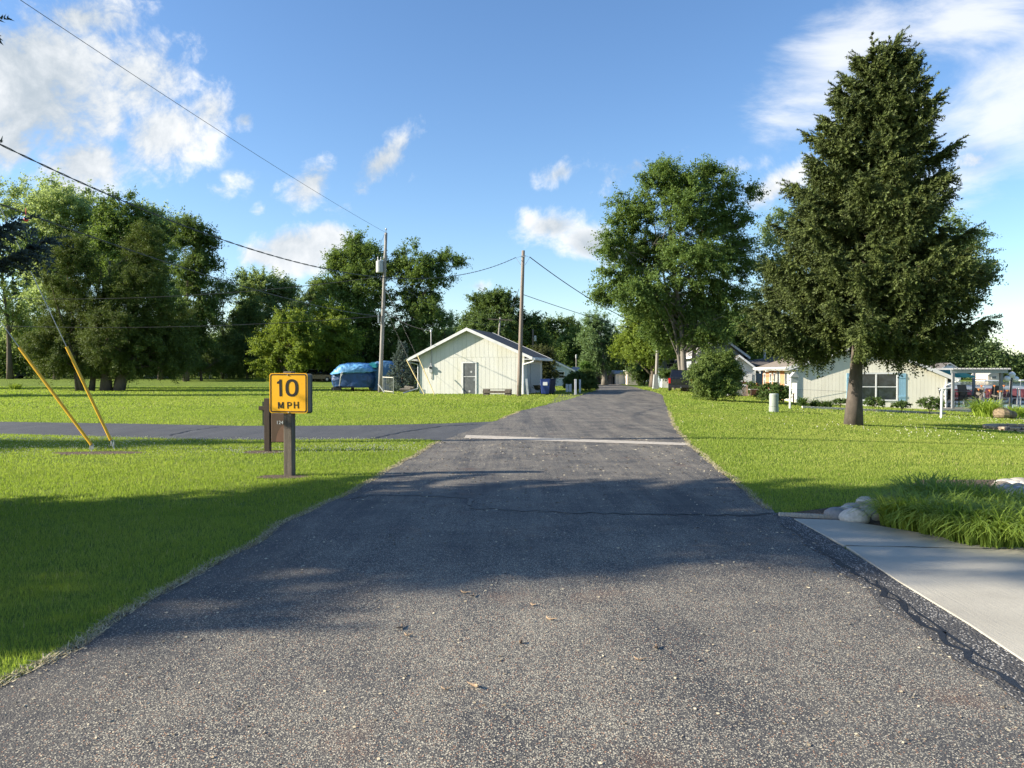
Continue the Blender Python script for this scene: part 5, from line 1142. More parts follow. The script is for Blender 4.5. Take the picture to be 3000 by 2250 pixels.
def sheds():
    Y = 118.; zg = tzf(12, Y)
    spec = [(1740, 1772, 1087, 'small dark brown gabled shed at the end of the road, leftmost of the row', SHING, M('dark brown siding', (.10, .08, .065), .8)),
            (1768, 1792, 1086, 'brown roofed shed in the far row, just right of the leaning locust trunk', SHINGB, M('tan siding', (.35, .30, .26), .8)),
            (1790, 1812, 1090, 'brown roofed shed in the far row, directly left of the white garage', SHINGB, M('tan siding', (.35, .30, .26), .8))]
    for x0, x1, ty, lab, rf, wm in spec:
        a, b = W(x0, 1100, Y).x, W(x1, 1100, Y).x; h = empty('shed', (a, Y, zg), R(35), lab, 'shed', 'row of sheds at the end of the road'); zt = W(0, ty, Y).z - zg
        gable(h, 0, (b - a) * .8, 0, 2.6, zt * .68, zt, wm, rf, trim=M('brown trim', (.2, .13, .1), .7), oe=.25, og=.2, tf=.08)
        MB().box(.4, .4 + .8, -.04, -.004, 0, zt * .6).build('door', M('dark door', (.05, .045, .04), .7), h)
    a, b = W(1801, 1100, Y).x, W(1840, 1100, Y).x; h = empty('white_garage', (a, Y - 1, zg), 0, 'white garage with a wide door at the end of the road, farthest straight ahead', 'garage'); zt = W(0, 1086, Y).z - zg
    MB().box(0, b - a, 0, 5, -.3, zt * .8).build('wall', WHITE, h); MB().prism([(-.4, zt * .78), (5.4, zt * .78), (2.5, zt * 1.02)], 'x', -.3, b - a + .3).build('roof', SHINGL, h)
    MB().box(.5, b - a - .5, -.04, -.004, .05, zt * .68).build('garage_door', M('bright white', (.8, .8, .8), .6, .03), h)
    a = W(1838, 1100, Y - 4).x; h = empty('beige_shed', (a, Y - 4, zg), 0, 'beige shed with a lean-to white roof right of the far white garage', 'shed'); MB().prism([(0, -.3), (1.7, -.3), (1.7, zt * .78), (0, zt * .98)], 'y', 0, 4).build('wall', M('beige shed wall', (.5, .44, .38), .8), h)
    MB().prism([(-.3, zt * 1.02), (1.95, zt * .76), (1.95, zt * .72), (-.3, zt * .98)], 'y', -.2, 4.2).build('roof', WHITE, h)
sheds()
b = G(1762, 1119); t_ = empty('round_sign', b + Vector((0, 0, 0)), 0, 'small round white sign at the end of the road under the locust tree', 'road sign'); MB().beam((0, 0, 0), (0, 0, 1.5), .06, .06).build('post', OLDW, t_)
MB().prism([(.32 * math.cos(a), 1.6 + .32 * math.sin(a)) for a in np.linspace(0, 6.28, 16)[:-1]], 'y', -.06, -.03).build('plate', WHITE, t_)
# utility boxes on the right verge
b = G(1917, 1139); k = MB(); k.hexa([(-.27, -.22, 0), (.27, -.22, 0), (.27, .22, 0), (-.27, .22, 0)], [(-.17, -.16, 1.25), (.17, -.16, 1.25), (.17, .16, 1.25), (-.17, .16, 1.25)]); t_ = empty('utility_box', Vector((b.x, b.y - .6, b.z)) , 0, 'tapered grey utility box at the foot of the verge pole', 'utility box'); k.build('body', GREYP, t_, bevel=.03); MB().box(-.16, .16, -.15, .15, 1.255, 1.3).build('lid', GREYP, t_)
b = G(1905, 1128); tag(MB().hexa([(-.06, -.06, 0), (.06, -.06, 0), (.06, .06, 0), (-.06, .06, 0)], [(-.05, -.05, .9), (.05, -.05, .9), (.05, .05, .9), (-.05, .05, .9)]).build('marker_post', GREYP, loc=b), 'thin grey post left of the tapered utility box', 'marker post')
b = G(1897, 1119.5); t_ = empty('upturned_boat', b, R(10), 'small white upturned boat lying on the far verge', 'small boat'); k = MB(); k.tube_rings([[(x, w_ * math.cos(a), max(0, h_ * math.sin(a)) + .02) for a in np.linspace(0, math.pi, 7)] for x, w_, h_ in ((-1.8, .03, .2), (-1.2, .5, .6), (0, .75, .75), (1.4, .7, .7), (1.8, .5, .6))]); k.build('hull', WHITE, t_, smooth=True)
b = G(2267, 1207); t_ = empty('utility_pedestal', b, 0, 'grey green cylindrical utility pedestal standing on the lawn in front of the ivory house', 'utility pedestal'); s_ = b.y / F; PED = M('pedestal green', (.27, .31, .28), .55, .08, 4)
hh = W(0, 1152, b.y).z - b.z; MB().lathe([(.2, -.05), (.2, hh * .3), (.205, hh * .3)], n=20).build('base', PED, t_, smooth=False); MB().lathe([(.19, hh * .3 + .005), (.19, hh * .93), (.17, hh * .98), (.001, hh)], n=20).build('cover', PED, t_)
def white_post(px, py, pt, label, arm=1):
    b = G(px, py); t = empty('clothesline_post', b, 0, label, 'clothesline post', 'white clothesline posts'); h = W(px, pt, b.y).z - b.z
    MB().tube([(0, 0, -.1), (.03, 0, h)], .05, 8).build('post', WHITE, t); k = MB()
    k.tube([(-.1, 0, h - .02), (.75 * arm, 0, h + .05)], .035, 6).tube([(0, 0, h - .35), (.3 * arm, 0, h - .0)], .02, 6); k.build('arm', WHITE, t); return t
w_ = white_post(2314, 1197, 1113, 'white post with a small bird feeder at the left front corner of the ivory house', .3)
b = G(2314, 1197); hz = W(0, 1105, b.y).z - b.z
MB().box(.0, .34, -.14, .14, hz - .28, hz).prism([(-.05, hz), (.39, hz), (.17, hz + .25)], 'y', -.18, .18).build('bird_feeder', GREYP, w_)
white_post(2757, 1225, 1140, 'white clothesline post standing right of the ivory house by the patio', .55)

# ------------------------------------------------------------------ patio, lake side
def patio():
    o = W(2745, 1213, 43.5); zg = W(0, 1206, 43.5).z - .02; o = Vector((o.x, 43.5, zg)); ZD = zg + .06
    dk = empty('patio_deck', o, 0, 'low timber deck with a white lattice skirt right of the ivory house', 'deck'); wd = W(2872, 1200, 43.5).x - o.x
    MB().box(0, wd, 0, 9, .12, .2).build('deck_boards', M('deck boards', (.26, .24, .22), .8, .15, 4), dk); k = MB(); n = 30
    for i in range(-2, n):
        x = wd * i / n
        for s in (1, -1):
            a = x if s > 0 else x + .22; b_ = a + .22 * s
            if -.01 <= min(a, b_) and max(a, b_) <= wd + .01: k.beam((a, -.02 - .006 * (s > 0), -.28), (b_, -.02 - .006 * (s > 0), .12), .02, .006, (0, 1, 0))
    k.box(0, wd, -.035, -.0, .1, .14); k.build('lattice', GREYP, dk)
    # pergola
    pg = empty('pergola', o, 0, 'grey post pergola over the patio with a flat slatted top', 'pergola')
    P = lambda px, Y: W(px, 1100, Y).x - o.x
    ztop = W(0, 1092, 43.8).z - o.z
    for px, Y, w in ((2792, 43.7, .13), (2933, 43.9, .15), (2853, 49.5, .14), (2962, 49.5, .12)):
        MB().box(P(px, Y) - w / 2, P(px, Y) + w / 2, Y - o.y - w / 2, Y - o.y + w / 2, -.1, ztop).build('post', M('grey pergola', (.20, .21, .22), .6), pg)
    k = MB(); x0, x1 = P(2785, 43.7), P(2945, 43.9); k.box(x0, x1, .15, .2, ztop - .02, ztop + .16).box(x0, x1 + .8, 5.9, 6.0, ztop - .02, ztop + .16); k.build('beam', GREYP, pg)
    k = MB()
    for i in range(16): x = x0 + (x1 - x0) * i / 15; k.box(x - .02, x + .02, -.1, 6.3, ztop + .165, ztop + .27)
    k.build('slats', M('grey pergola', (.2, .21, .22), .6), pg)
    # umbrella
    u = W(2795, 1095, 47); t = empty('parasol', (u.x - .4, 47, zg + .2), 0, 'teal patio parasol half hidden by the pergola post', 'parasol'); zt = W(0, 1090, 47).z - zg - .2
    MB().tube([(0, 0, 0), (0, 0, zt + .25)], .03, 8).build('pole', WHITE, t); MB().tube_rings([[(r_ * math.cos(a), r_ * math.sin(a), z) for a in np.linspace(0, 2 * math.pi, 9)[:-1]] for r_, z in ((1.55, zt - .32), (1.5, zt - .25), (.8, zt + .02), (.02, zt + .22))]).build('canopy', M('teal fabric', (.015, .30, .28), .7), t)
    # chairs and table
    BRZ = M('bronze mesh', (.10, .085, .07), .7)
    def pchair(px, Y, rz, lab, hb=1.15):
        t = empty('patio_chair', (W(px, 1200, Y).x, Y, zg + .2), rz, lab, 'patio chair', 'black framed patio chairs on the deck')
        MB().hexa([(-.26, -.25, .44), (.26, -.25, .44), (.26, .25, .42), (-.26, .25, .42)], [(-.26, -.25, .47), (.26, -.25, .47), (.26, .25, .45), (-.26, .25, .45)]).build('seat', BRZ, t)
        MB().hexa([(-.25, .24, .45), (.25, .24, .45), (.25, .27, .45), (-.25, .27, .45)], [(-.27, .42, hb), (.27, .42, hb), (.27, .45, hb), (-.27, .45, hb)]).build('backrest', BRZ, t)
        for s in (-1, 1):
            MB().tube([(s * .28, .44, hb), (s * .28, .25, .45), (s * .28, .3, 0)], .018, 6).build('leg', DARK, t); MB().tube([(s * .28, .3, .68), (s * .3, -.22, .66), (s * .29, -.27, .0)], .018, 6).build('leg', DARK, t)
    pchair(2832, 45.2, R(8), 'tall backed bronze patio chair nearest the middle of the deck', 1.3); pchair(2853, 44.6, R(-70), 'patio chair facing left at the right side of the table'); pchair(2910, 45.0, R(-60), 'patio chair by the right pergola post beside the yellow lilies', 1.25)
    pchair(2785, 45.4, R(10), 'patio chair behind the dark pergola post', 1.2); pchair(2768, 44.9, R(75), 'patio chair at the left end of the deck by the house')
    t = empty('patio_table', (W(2808, 1200, 45).x, 45.1, zg + .2), 0, 'dark round patio table among the chairs on the deck', 'table')
    MB().lathe([(.001, .9), (.62, .9), (.62, .93), (.001, .93)], n=20).build('table_top', DARK, t)
    for i in range(4): a = math.pi / 4 + i * math.pi / 2; MB().tube([(math.cos(a) * .5, math.sin(a) * .5, 0), (math.cos(a) * .25, math.sin(a) * .25, .5), (math.cos(a) * .5, math.sin(a) * .5, .9)], .02, 6).build('leg', DARK, t)
    # lamp with three white globes
    b = W(2943, 1200, 44.2); t = empty('globe_lamp', (b.x + .25, 44.2, zg), 0, 'dark lamp post with three white globes right of the pergola', 'lamp post'); hz = W(0, 1112, 44.2).z - zg
    MB().tube([(0, 0, -.3), (.12, 0, hz)], [.06, .045], 10).tube([(-.05, 0, hz), (.12, 0, hz + .05), (.32, 0, hz)], .03, 6).build('post', DARK, t)
    GW = M('white globe', (.85, .85, .82), .3, .03)
    for dx, dz in ((-.12, .04), (.16, .28), (.36, .02)): MB().sphere((0, 0, 0), .175, 18, 12).build('globe', GW, t, (dx, 0, hz + dz), smooth=True)
patio()
def boats():
    MAR = M('maroon cover', (.075, .014, .022), .7, .15, 2); 
    def pontoon(px0, px1, Y, ty, lab):
        x0, x1 = W(px0, 1100, Y).x, W(px1, 1100, Y).x; t = empty('covered_boat', (x0, Y, -1.75), 0, lab, 'boat', 'maroon covered boats on lifts'); L = x1 - x0; zt = W(0, ty, Y).z + 1.75; zb = W(0, ty + 30, Y).z + 1.75
        k = MB(); k.tube_rings([[(x, y * w_, z) for y, z in ((-1.1, zb), (-1.15, zb + (zt - zb) * .5), (-.8, zt * h_), (0, (zt + .12) * h_), (.8, zt * h_), (1.15, zb + (zt - zb) * .5), (1.1, zb))] for x, w_, h_ in ((0, .5, .9), (.6, .9, .97), (L * .4, 1, 1.02), (L * .7, 1, 1), (L - .5, .95, .97), (L, .6, .88))]); k.build('cover', MAR, t)
        for s in (-.75, .75): MB().tube([(.2, s, zb - .2), (L - .6, s, zb - .2), (L, s, zb)], .24, 10).build('pontoon', GALV, t)
        MB().box(-.2, L + .2, -1.7, -1.4, zt + .05, zt + .22).box(-.2, L + .2, 1.4, 1.7, zt + .05, zt + .22).build('canopy', WHITE, t)
        for x in (0, L): MB().beam((x, -1.5, -.6), (x, -1.5, zt + .1), .08, .08).build('lift_post', GALV, t)
    pontoon(2742, 2842, 60, 1140, 'maroon covered boat on a lift, seen between the house corner and the pergola'); pontoon(2850, 2945, 61, 1138, 'maroon covered boat on a lift, seen through the pergola posts'); pontoon(2952, 3060, 62, 1140, 'maroon covered boat on a lift at the right edge, beyond the globe lamp')
    for px0, px1, Y, lab in ((2860, 2925, 95, 'white boat with a pale canopy far out on the lake, left'), (2965, 3020, 98, 'white boat with a low canopy far out on the lake, at the right edge')):
        x0, x1 = W(px0, 1100, Y).x, W(px1, 1100, Y).x; t = empty('white_boat', (x0, Y, -1.75), 0, lab, 'boat', 'white boats on the lake'); L = x1 - x0
        MB().prism([(0, .2), (.3, .0), (L - .2, 0), (L, .9), (0, .8)], 'y', -1.1, 1.1).build('hull', WHITE, t, bevel=.08); MB().box(.3, L - .4, -1.2, 1.2, 2.0, 2.15).build('canopy', WHITE, t, bevel=.05)
        for x in (.4, L - .5): MB().beam((x, -1.1, .8), (x, -1.1, 2.0), .05, .05).build('post', GALV, t)
    # dock
    x0 = W(2740, 1180, 54).x; t = empty('dock', (x0, 54, -1.4), 0, 'long pale dock with a light railing along the lake shore', 'dock'); MB().box(0, 14, 0, 1.6, .05, .17).build('deck', M('dock grey', (.4, .41, .42), .7), t)
    for i in range(8): MB().beam((i * 2, 0, -.8), (i * 2, 0, 1.1), .06, .06).build('post', GALV, t)
    MB().beam((0, 0, 1.05), (14, 0, 1.05), .04, .04).beam((0, 0, .6), (14, 0, .6), .03, .03).build('rail', GALV, t)
    # far shore house
    Y = 236; x0 = W(2895, 1100, Y).x; t = empty('lake_house', (x0, Y, -1.2), 0, 'pale house on the far shore of the lake', 'house'); t.location.z = -1.42; gable(t, 0, 3.8, 0, 8, 1.7, 2.9, M('pale stucco', (.55, .48, .40), .8), M('pale roof', (.45, .40, .34), .8), oe=.3, og=.4); window(t, 1.1, -.02, .5, 1.4, .7)
    Y = 236; x0 = W(2748, 1100, Y).x; t = empty('lake_house', (x0, Y, -1.2), 0, 'small grey roofed house on the far shore just right of the ivory house', 'house'); gable(t, 0, 7, 0, 8, 2.8, 5.0, WHITE, SHING, oe=.5, og=.4); window(t, 1.5, -.02, 1, 1.6, 1.2)
boats()
# stone fire ring at the right edge
def fire_ring():
    c = G(2985, 1262); c = Vector((c.x + .15, c.y + .2, tzf(c.x, c.y))); t = empty('fire_ring', c, 0, 'round fire ring of flat tan stones on the lawn at the right edge', 'fire ring')
    n = 18
    for lv in range(2):
        for i in range(n):
            a = 2 * math.pi * (i + .5 * lv) / n; r_ = 1.0; w_ = .155
            MB().box(-w_, w_, -.13, .13, -.1 + lv * .17 if lv == 0 else .085, .08 + lv * .09).build('stone', STONET, t, (math.cos(a) * r_, math.sin(a) * r_, 0), a + math.pi / 2, bevel=.02)
    MB().lathe([(.001, .0), (.86, .0), (.86, .05), (.001, .06)], n=24).build('ash_bed', M('ash', (.06, .055, .05), .95), t)
fire_ring()
b = G(2935, 1226); k = MB()
k.sphere((0, 0, .25), .42, 10, 7, .7); k.sphere((.5, .1, .18), .28, 9, 6, .7); tag(k.build('boulder', M('brown boulder', (.24, .18, .12), .95, .35, 6, bump=1), loc=b), 'brown boulder at the right end of the deck lattice', 'boulder')

# ------------------------------------------------------------------ rocks, drain pipe, debris in the foreground
def rock(name, c, r, mat, label, grp=None, sz=.62, seed=0, cat='stone'):
    import bmesh as bm_
    b = bm_.new(); bm_.ops.create_icosphere(b, subdivisions=3, radius=1); rr = random.Random(seed); ph = [rr.uniform(0, 6) for _ in range(6)]; s = (r * rr.uniform(.85, 1.3), r * rr.uniform(.75, 1.05), r * sz)
    for v in b.verts:
        q = v.co.copy(); f = 1 + .10 * math.sin(q.x * 2.3 + ph[0]) * math.sin(q.y * 2.1 + ph[1]) + .07 * math.sin(q.z * 3.1 + ph[2]) + .03 * math.sin(q.x * 6 + ph[3]) * math.sin(q.y * 7 + ph[4]); v.co = Vector((q.x * s[0], q.y * s[1], q.z * s[2])) * f
    me = bpy.data.meshes.new(name); b.to_mesh(me); b.free(); me.materials.append(mat)
    for p in me.polygons: p.use_smooth = True
    o = bpy.data.objects.new(name, me); col.objects.link(o); o.location = c; o.rotation_euler = (0, 0, rr.uniform(0, 3)); return tag(o, label, cat, grp)
b = G(2505, 1531); rock('boulder', b + Vector((0, .05, .05)), .145, STONEW, 'large pale granite cobble at the edge of the concrete walk beside the green blades', sz=.7, seed=3)
SM = [M('grey cobble', (.22, .22, .22), .8, .2, 12), STONE, M('tan cobble', (.36, .29, .21), .85, .2, 12), M('pale cobble', (.48, .45, .39), .85, .15, 12)]
gp = 'cobbles heaped between the drain pipe and the green blades'; lb = 'rounded cobble in the small heap between the drain pipe and the green blades'
for i, (px, py, r_, m) in enumerate(((2450, 1517, .115, 0), (2480, 1500, .075, 3), (2500, 1494, .08, 1), (2520, 1492, .085, 2), (2540, 1488, .08, 1), (2478, 1508, .06, 2), (2495, 1512, .075, 1), (2512, 1508, .06, 2), (2525, 1510, .05, 3), (2545, 1505, .08, 1), (2430, 1508, .05, 2), (2438, 1515, .045, 1), (2560, 1500, .08, 0), (2468, 1503, .05, 1), (2535, 1498, .07, 2), (2545, 1484, .12, 3), (2556, 1515, .07, 1), (2455, 1505, .045, 2), (2570, 1525, .06, 2))):
    rock('cobble', G(px, py) + Vector((0, 0, .03)), r_ * 1.1, SM[m], lb, gp, .6, 20 + i)
gp = 'cobbles in the bed at the right edge of the lawn'; lb = 'pale cobble in the bed at the right edge, above the green blades'
for i in range(30):
    c = G(2925 + rng.uniform(0, 120), 1412 + rng.uniform(0, 42)); rock('cobble', c + Vector((0, 0, .02)), rng.uniform(.07, .13), SM[i % 4 if i % 3 else 3], lb, gp, .55, 60 + i)
# corrugated drain pipe half buried along the lawn edge
a = G(2285, 1515); b = G(2440, 1522); P = []; Rr = []
for i in range(70): P.append(a.lerp(b, i / 69) + Vector((0, .04, .0))); Rr.append(.05 if i % 2 else .042)
tag(MB().tube(P, Rr, 12).build('drain_pipe', M('pale drain pipe', (.42, .37, .29), .8), smooth=False), 'half buried corrugated drain pipe along the edge of the lawn and walk', 'drain pipe')
TW = M('twig', (.16, .11, .075), .9, .2, 20); LF = M('dry leaf', (.34, .24, .15), .8, .2, 20); gp = 'bits of twig and dry leaf on the road'
def curl(px, py, L_, w, a, mat, nm, lab, cat):
    c = G(px, py); k = MB(); pts = [(math.cos(a + .9 * math.sin(t * 2)) * L_ * (t - .5), math.sin(a + .9 * math.sin(t * 2)) * L_ * (t - .5), .018 + .02 * abs(t - .5)) for t in [i / 6 for i in range(7)]]
    k.tube(pts, [w * .4, w, w * 1.1, w, w * .8, w * .6, w * .3], 6); k.tube([pts[3], (pts[3][0] + .3 * w, pts[3][1] + 2.5 * w, .03)], [w * .5, w * .2], 5); tag(k.build(nm, mat, loc=c), lab, cat, gp)
curl(1391, 2018, .085, .007, 1.9, LF, 'dry_leaf', 'curled pale dry leaf lying lowest on the road', 'leaf'); curl(1178, 1845, .10, .006, .9, TW, 'twig', 'dark reddish twig on the sunlit road left of centre', 'twig'); curl(1196, 1870, .06, .005, -.6, LF, 'dry_leaf', 'small pale leaf just below the dark reddish twig', 'leaf')
curl(1360, 1743, .10, .005, -1.1, LF, 'dry_leaf', 'pale curled leaf in the shade of the road, left of centre', 'leaf'); curl(1388, 1752, .08, .005, .8, TW, 'twig', 'short dark twig in the shade right beside a pale leaf', 'twig'); curl(1612, 1822, .09, .006, -1.1, LF, 'dry_leaf', 'reddish tan leaf just below the shadow edge, right of centre', 'leaf')
curl(1560, 1780, .05, .005, -1.3, LF, 'dry_leaf', 'tiny pale leaf at the lower edge of the shadow', 'leaf'); curl(1925, 1905, .06, .008, .8, TW, 'twig', 'short thick dark twig on the right half of the road', 'twig'); curl(1876, 1942, .08, .004, -.6, LF, 'dry_leaf', 'thin straw like leaf on the right half of the road', 'leaf'); curl(1310, 2030, .07, .004, -.4, LF, 'dry_leaf', 'thin pale leaf left of the curled leaf low on the road', 'leaf'); curl(1527, 1890, .03, .009, .4, TW, 'twig', 'small dark bud like twig near the middle of the road', 'twig')
# ------------------------------------------------------------------ vegetation
LM = leafm('maple leaf', (.030, .062, .014), (.10, .15, .036), .40)
LD = leafm('dark leaf', (.022, .044, .013), (.080, .122, .030), .34)
LC = leafm('cottonwood leaf', (.065, .10, .045), (.24, .31, .14), .45)
LYG = leafm('yellow green leaf', (.05, .088, .010), (.145, .19, .03), .40)
LP = leafm('poplar leaf', (.05, .085, .035), (.17, .23, .080), .38)
LB = leafm('locust leaf', (.04, .075, .030), (.12, .18, .070), .36)
LCE = leafm('cedar spray', (.020, .040, .008), (.082, .112, .020), .2)
LSH = leafm('shrub leaf', (.024, .048, .012), (.080, .122, .026), .25)
LR = leafm('purple bush leaf', (.025, .03, .012), (.075, .088, .022), .25)
NS = leafm('norway spruce needles', (.013, .024, .008), (.082, .104, .026), .08, 1.2)
NB = leafm('blue spruce needles', (.014, .025, .026), (.060, .080, .076), .12, 1.2)
GB_ = leafm('arching blade', (.09, .14, .016), (.25, .33, .05), .35)
GBO = leafm('arching green blade', (.05, .09, .012), (.20, .27, .045), .35)
LFAR = leafm('far shore leaf', (.03, .055, .02), (.10, .14, .045), .3)

# left wood: tall cottonwoods
tree_px('cottonwood_tree', 'tallest pale cottonwood at the far left, behind the blue spruce branches', 'tree', 78, 30, [(0, 640, 110, 115), (60, 600, 75, 80), (-60, 780, 120, 150), (60, 760, 85, 120), (20, 920, 110, 100)], LC, trunk=0.38, nclump=240, per=110, leaf=.30, cr=1.1, hole=.12, far=1.5)
tree_px('cottonwood_tree', 'pale cottonwood with the highest crown, left of the cedars tops', 'tree', 76, 165, [(150, 590, 70, 70), (190, 600, 85, 75), (130, 690, 80, 80), (210, 710, 90, 90), (170, 820, 90, 80)], LC, trunk=0.38, nclump=240, per=110, leaf=.30, cr=1.1, hole=.15, far=1.5)
tree_px('cottonwood_tree', 'mid height cottonwood showing between the tops of the two cedars', 'tree', 80, 285, [(270, 640, 65, 75), (320, 660, 70, 75), (290, 740, 90, 100), (350, 780, 80, 110)], LC, trunk=0.34, nclump=190, per=110, leaf=.3, cr=1.1, far=1.5)
tree_px('cottonwood_tree', 'fuller green cottonwood just left of the tall cedar top', 'tree', 74, 370, [(365, 625, 62, 55), (390, 690, 75, 90), (340, 700, 60, 80), (380, 800, 90, 80)], LM, trunk=0.34, nclump=190, per=110, leaf=.28, cr=1.0, far=1.5)
tree_px('cottonwood_tree', 'cottonwood rising behind the right cedar', 'tree', 76, 470, [(455, 655, 62, 50), (490, 690, 60, 70), (460, 770, 70, 100), (500, 850, 60, 110)], LC, trunk=0.34, nclump=190, per=110, leaf=.28, cr=1.0, hole=.1, far=1.5)
tree_px('cottonwood_tree', 'dark cottonwood with one long branch reaching right toward the white cloud', 'tree', 70, 545, [(565, 690, 50, 48), (590, 720, 42, 45), (560, 800, 48, 80), (612, 775, 40, 22), (575, 890, 65, 80), (520, 960, 70, 110)], LD, trunk=0.34, nclump=230, per=110, leaf=.26, cr=.9, hole=.1, far=1.5)
# big cedars
for bx, P, lab, tk in ((250, [(215, 790, 90, 95), (190, 930, 120, 120), (300, 900, 90, 130), (175, 1020, 90, 70), (290, 1020, 110, 75), (225, 745, 60, 45), (170, 1065, 75, 35), (290, 1072, 80, 25)], 'dark bushy cedar with several trunks, the left one of the joined pair on the lawn', [((-.5, 0), (-1.6, .4), .2), ((.3, .3), (.9, .8), .2), ((0, -.4), (-2.6, -.5), .13)]),
                       (330, [(430, 745, 75, 60), (420, 850, 100, 110), (460, 960, 100, 110), (380, 980, 110, 110), (480, 1030, 80, 65), (400, 1040, 90, 55), (435, 700, 50, 35), (470, 1068, 72, 32), (380, 1075, 80, 24)], 'dark bushy cedar with forked trunks, right and taller of the pair on the lawn', [((-.5, 0), (-.4, .5), .38), ((.4, .1), (2.8, .2), .36), ((0, .4), (1.6, .8), .2)])):
    tree_px('cedar_tree', lab, 'tree', 60, bx, P, LCE, nclump=560, per=190, leaf=.17, cr=.8, tw=.8, up=.9, trunks=tk, limbs=40, asp=.4, shell=.38, flat_=1.1, toproot=.8)
# shady middle trees and airy one
tree_px('airy_tree', 'thin leafed tree with sky showing through between its limbs, right of the cedars', 'tree', 78, 650, [(640, 860, 55, 50), (690, 850, 45, 45), (610, 930, 40, 40), (680, 960, 50, 50), (650, 1020, 50, 40)], LD, trunk=0.19, nclump=110, per=80, leaf=.2, cr=.8, hole=.3, limbs=34, far=1.5)
tree_px('woodland_tree', 'dark low tree in deep shade between the cedars and the airy tree', 'tree', 72, 590, [(575, 1000, 50, 60), (620, 1060, 50, 35), (560, 1060, 50, 40)], LD, trunk=0.17, nclump=130, per=110, leaf=.2, cr=.8, far=1.5)
tree_px('woodland_tree', 'dark shaded tree behind the swing frame, right of the airy tree', 'tree', 78, 725, [(720, 930, 45, 55), (710, 1020, 60, 50), (670, 1060, 45, 35), (740, 1070, 50, 25)], LD, trunk=0.17, nclump=170, per=110, leaf=.2, cr=.85, far=1.5)
tree_px('poplar_tree', 'pale green poplar under the flat bottomed white cloud', 'tree', 88, 790, [(770, 860, 65, 55), (810, 850, 42, 50), (830, 880, 45, 45), (770, 930, 85, 70), (850, 930, 50, 50), (740, 830, 35, 35)], LP, trunk=0.26, nclump=230, per=110, leaf=.30, cr=.95, hole=.08, far=1.5)
tree_px('bushy_tree', 'rounded yellow green tree directly above the speed sign', 'tree', 68, 830, [(800, 1020, 72, 60), (845, 960, 62, 60), (880, 1010, 70, 70), (820, 1070, 90, 38)], LYG, trunk=0.17, nclump=230, per=130, leaf=.22, cr=.75, far=1.5)
tree_px('bushy_tree', 'yellow green tree between the speed sign and the blue tarped boat', 'tree', 70, 950, [(960, 920, 62, 48), (990, 990, 70, 65), (930, 1000, 55, 60), (965, 1070, 90, 35)], LYG, trunk=0.17, nclump=210, per=130, leaf=.22, cr=.8, far=1.5)
tree_px('woodland_tree', 'taller pale tree peeping over the yellow green trees', 'tree', 86, 920, [(910, 880, 40, 28), (880, 930, 50, 50), (925, 850, 25, 35)], LP, trunk=0.17, nclump=70, per=110, leaf=.26, cr=.8, far=1.5)
tree_px('maple_tree', 'broad dark tree behind the transformer pole, its left half', 'tree', 80, 1075, [(1050, 730, 50, 45), (1010, 790, 62, 60), (1090, 790, 70, 70), (980, 850, 45, 45), (1060, 880, 95, 80), (1040, 980, 95, 90), (1100, 1050, 80, 60), (1010, 1060, 70, 45), (980, 770, 22, 32)], LM, trunk=0.42, nclump=480, per=110, leaf=.27, cr=1.0, hole=.08, limbs=50, far=1.5)
tree_px('maple_tree', 'tall open tree left of the garage with a branch arching out to the right', 'tree', 78, 1200, [(1205, 735, 28, 35), (1180, 790, 45, 60), (1230, 800, 45, 60), (1290, 765, 50, 28), (1330, 770, 22, 18), (1280, 820, 45, 45), (1215, 890, 75, 70), (1250, 930, 50, 50), (1180, 990, 80, 70), (1170, 1070, 90, 40)], LM, trunk=0.34, nclump=380, per=100, leaf=.26, cr=.9, hole=.16, limbs=60, far=1.5)
tree_px('background_tree', 'hazy pale tree behind the garage roof, left of the dark round one', 'tree', 120, 1305, [(1310, 945, 35, 32), (1330, 980, 40, 40), (1280, 990, 40, 40), (1300, 1040, 70, 40)], LC, trunk=.25, nclump=110, per=100, leaf=.32, cr=1.1)
tree_px('background_tree', 'dark rounded tree behind the garage gable', 'tree', 98, 1440, [(1420, 895, 48, 42), (1470, 900, 52, 48), (1400, 950, 42, 45), (1500, 960, 60, 50), (1440, 980, 100, 60), (1545, 955, 40, 42), (1570, 1000, 45, 40)], LD, trunk=.4, nclump=380, per=120, leaf=.30, cr=1.0, shell=.35)
tree_px('background_tree', 'yellowish bush showing over the right slope of the garage roof', 'tree', 72, 1520, [(1515, 1040, 45, 32), (1560, 1055, 45, 35)], LYG, trunk=.12, nclump=70, per=110, leaf=.2, cr=.6)
tree_px('bush', 'dark purple green bush at the right end of the garage', 'shrub', 60, 1592, [(1575, 1050, 40, 36), (1598, 1085, 32, 32), (1560, 1095, 35, 30), (1590, 1050, 25, 25)], LR, trunk=.1, nclump=150, per=120, leaf=.14, cr=.5)
tree_px('background_tree', 'dark woodland tree behind the blue cottage', 'tree', 145, 1640, [(1610, 965, 35, 28), (1650, 960, 40, 28), (1680, 975, 30, 35), (1630, 1020, 70, 50), (1690, 1030, 40, 50)], LD, trunk=.3, nclump=200, per=110, leaf=.42, cr=1.3)
tree_px('background_tree', 'rounded green tree above the blue cottage, left of the locust', 'tree', 118, 1680, [(1680, 1005, 45, 40), (1650, 1040, 42, 40), (1700, 1040, 55, 50), (1665, 1070, 60, 30)], LM, trunk=.25, nclump=200, per=110, leaf=.3, cr=.95)
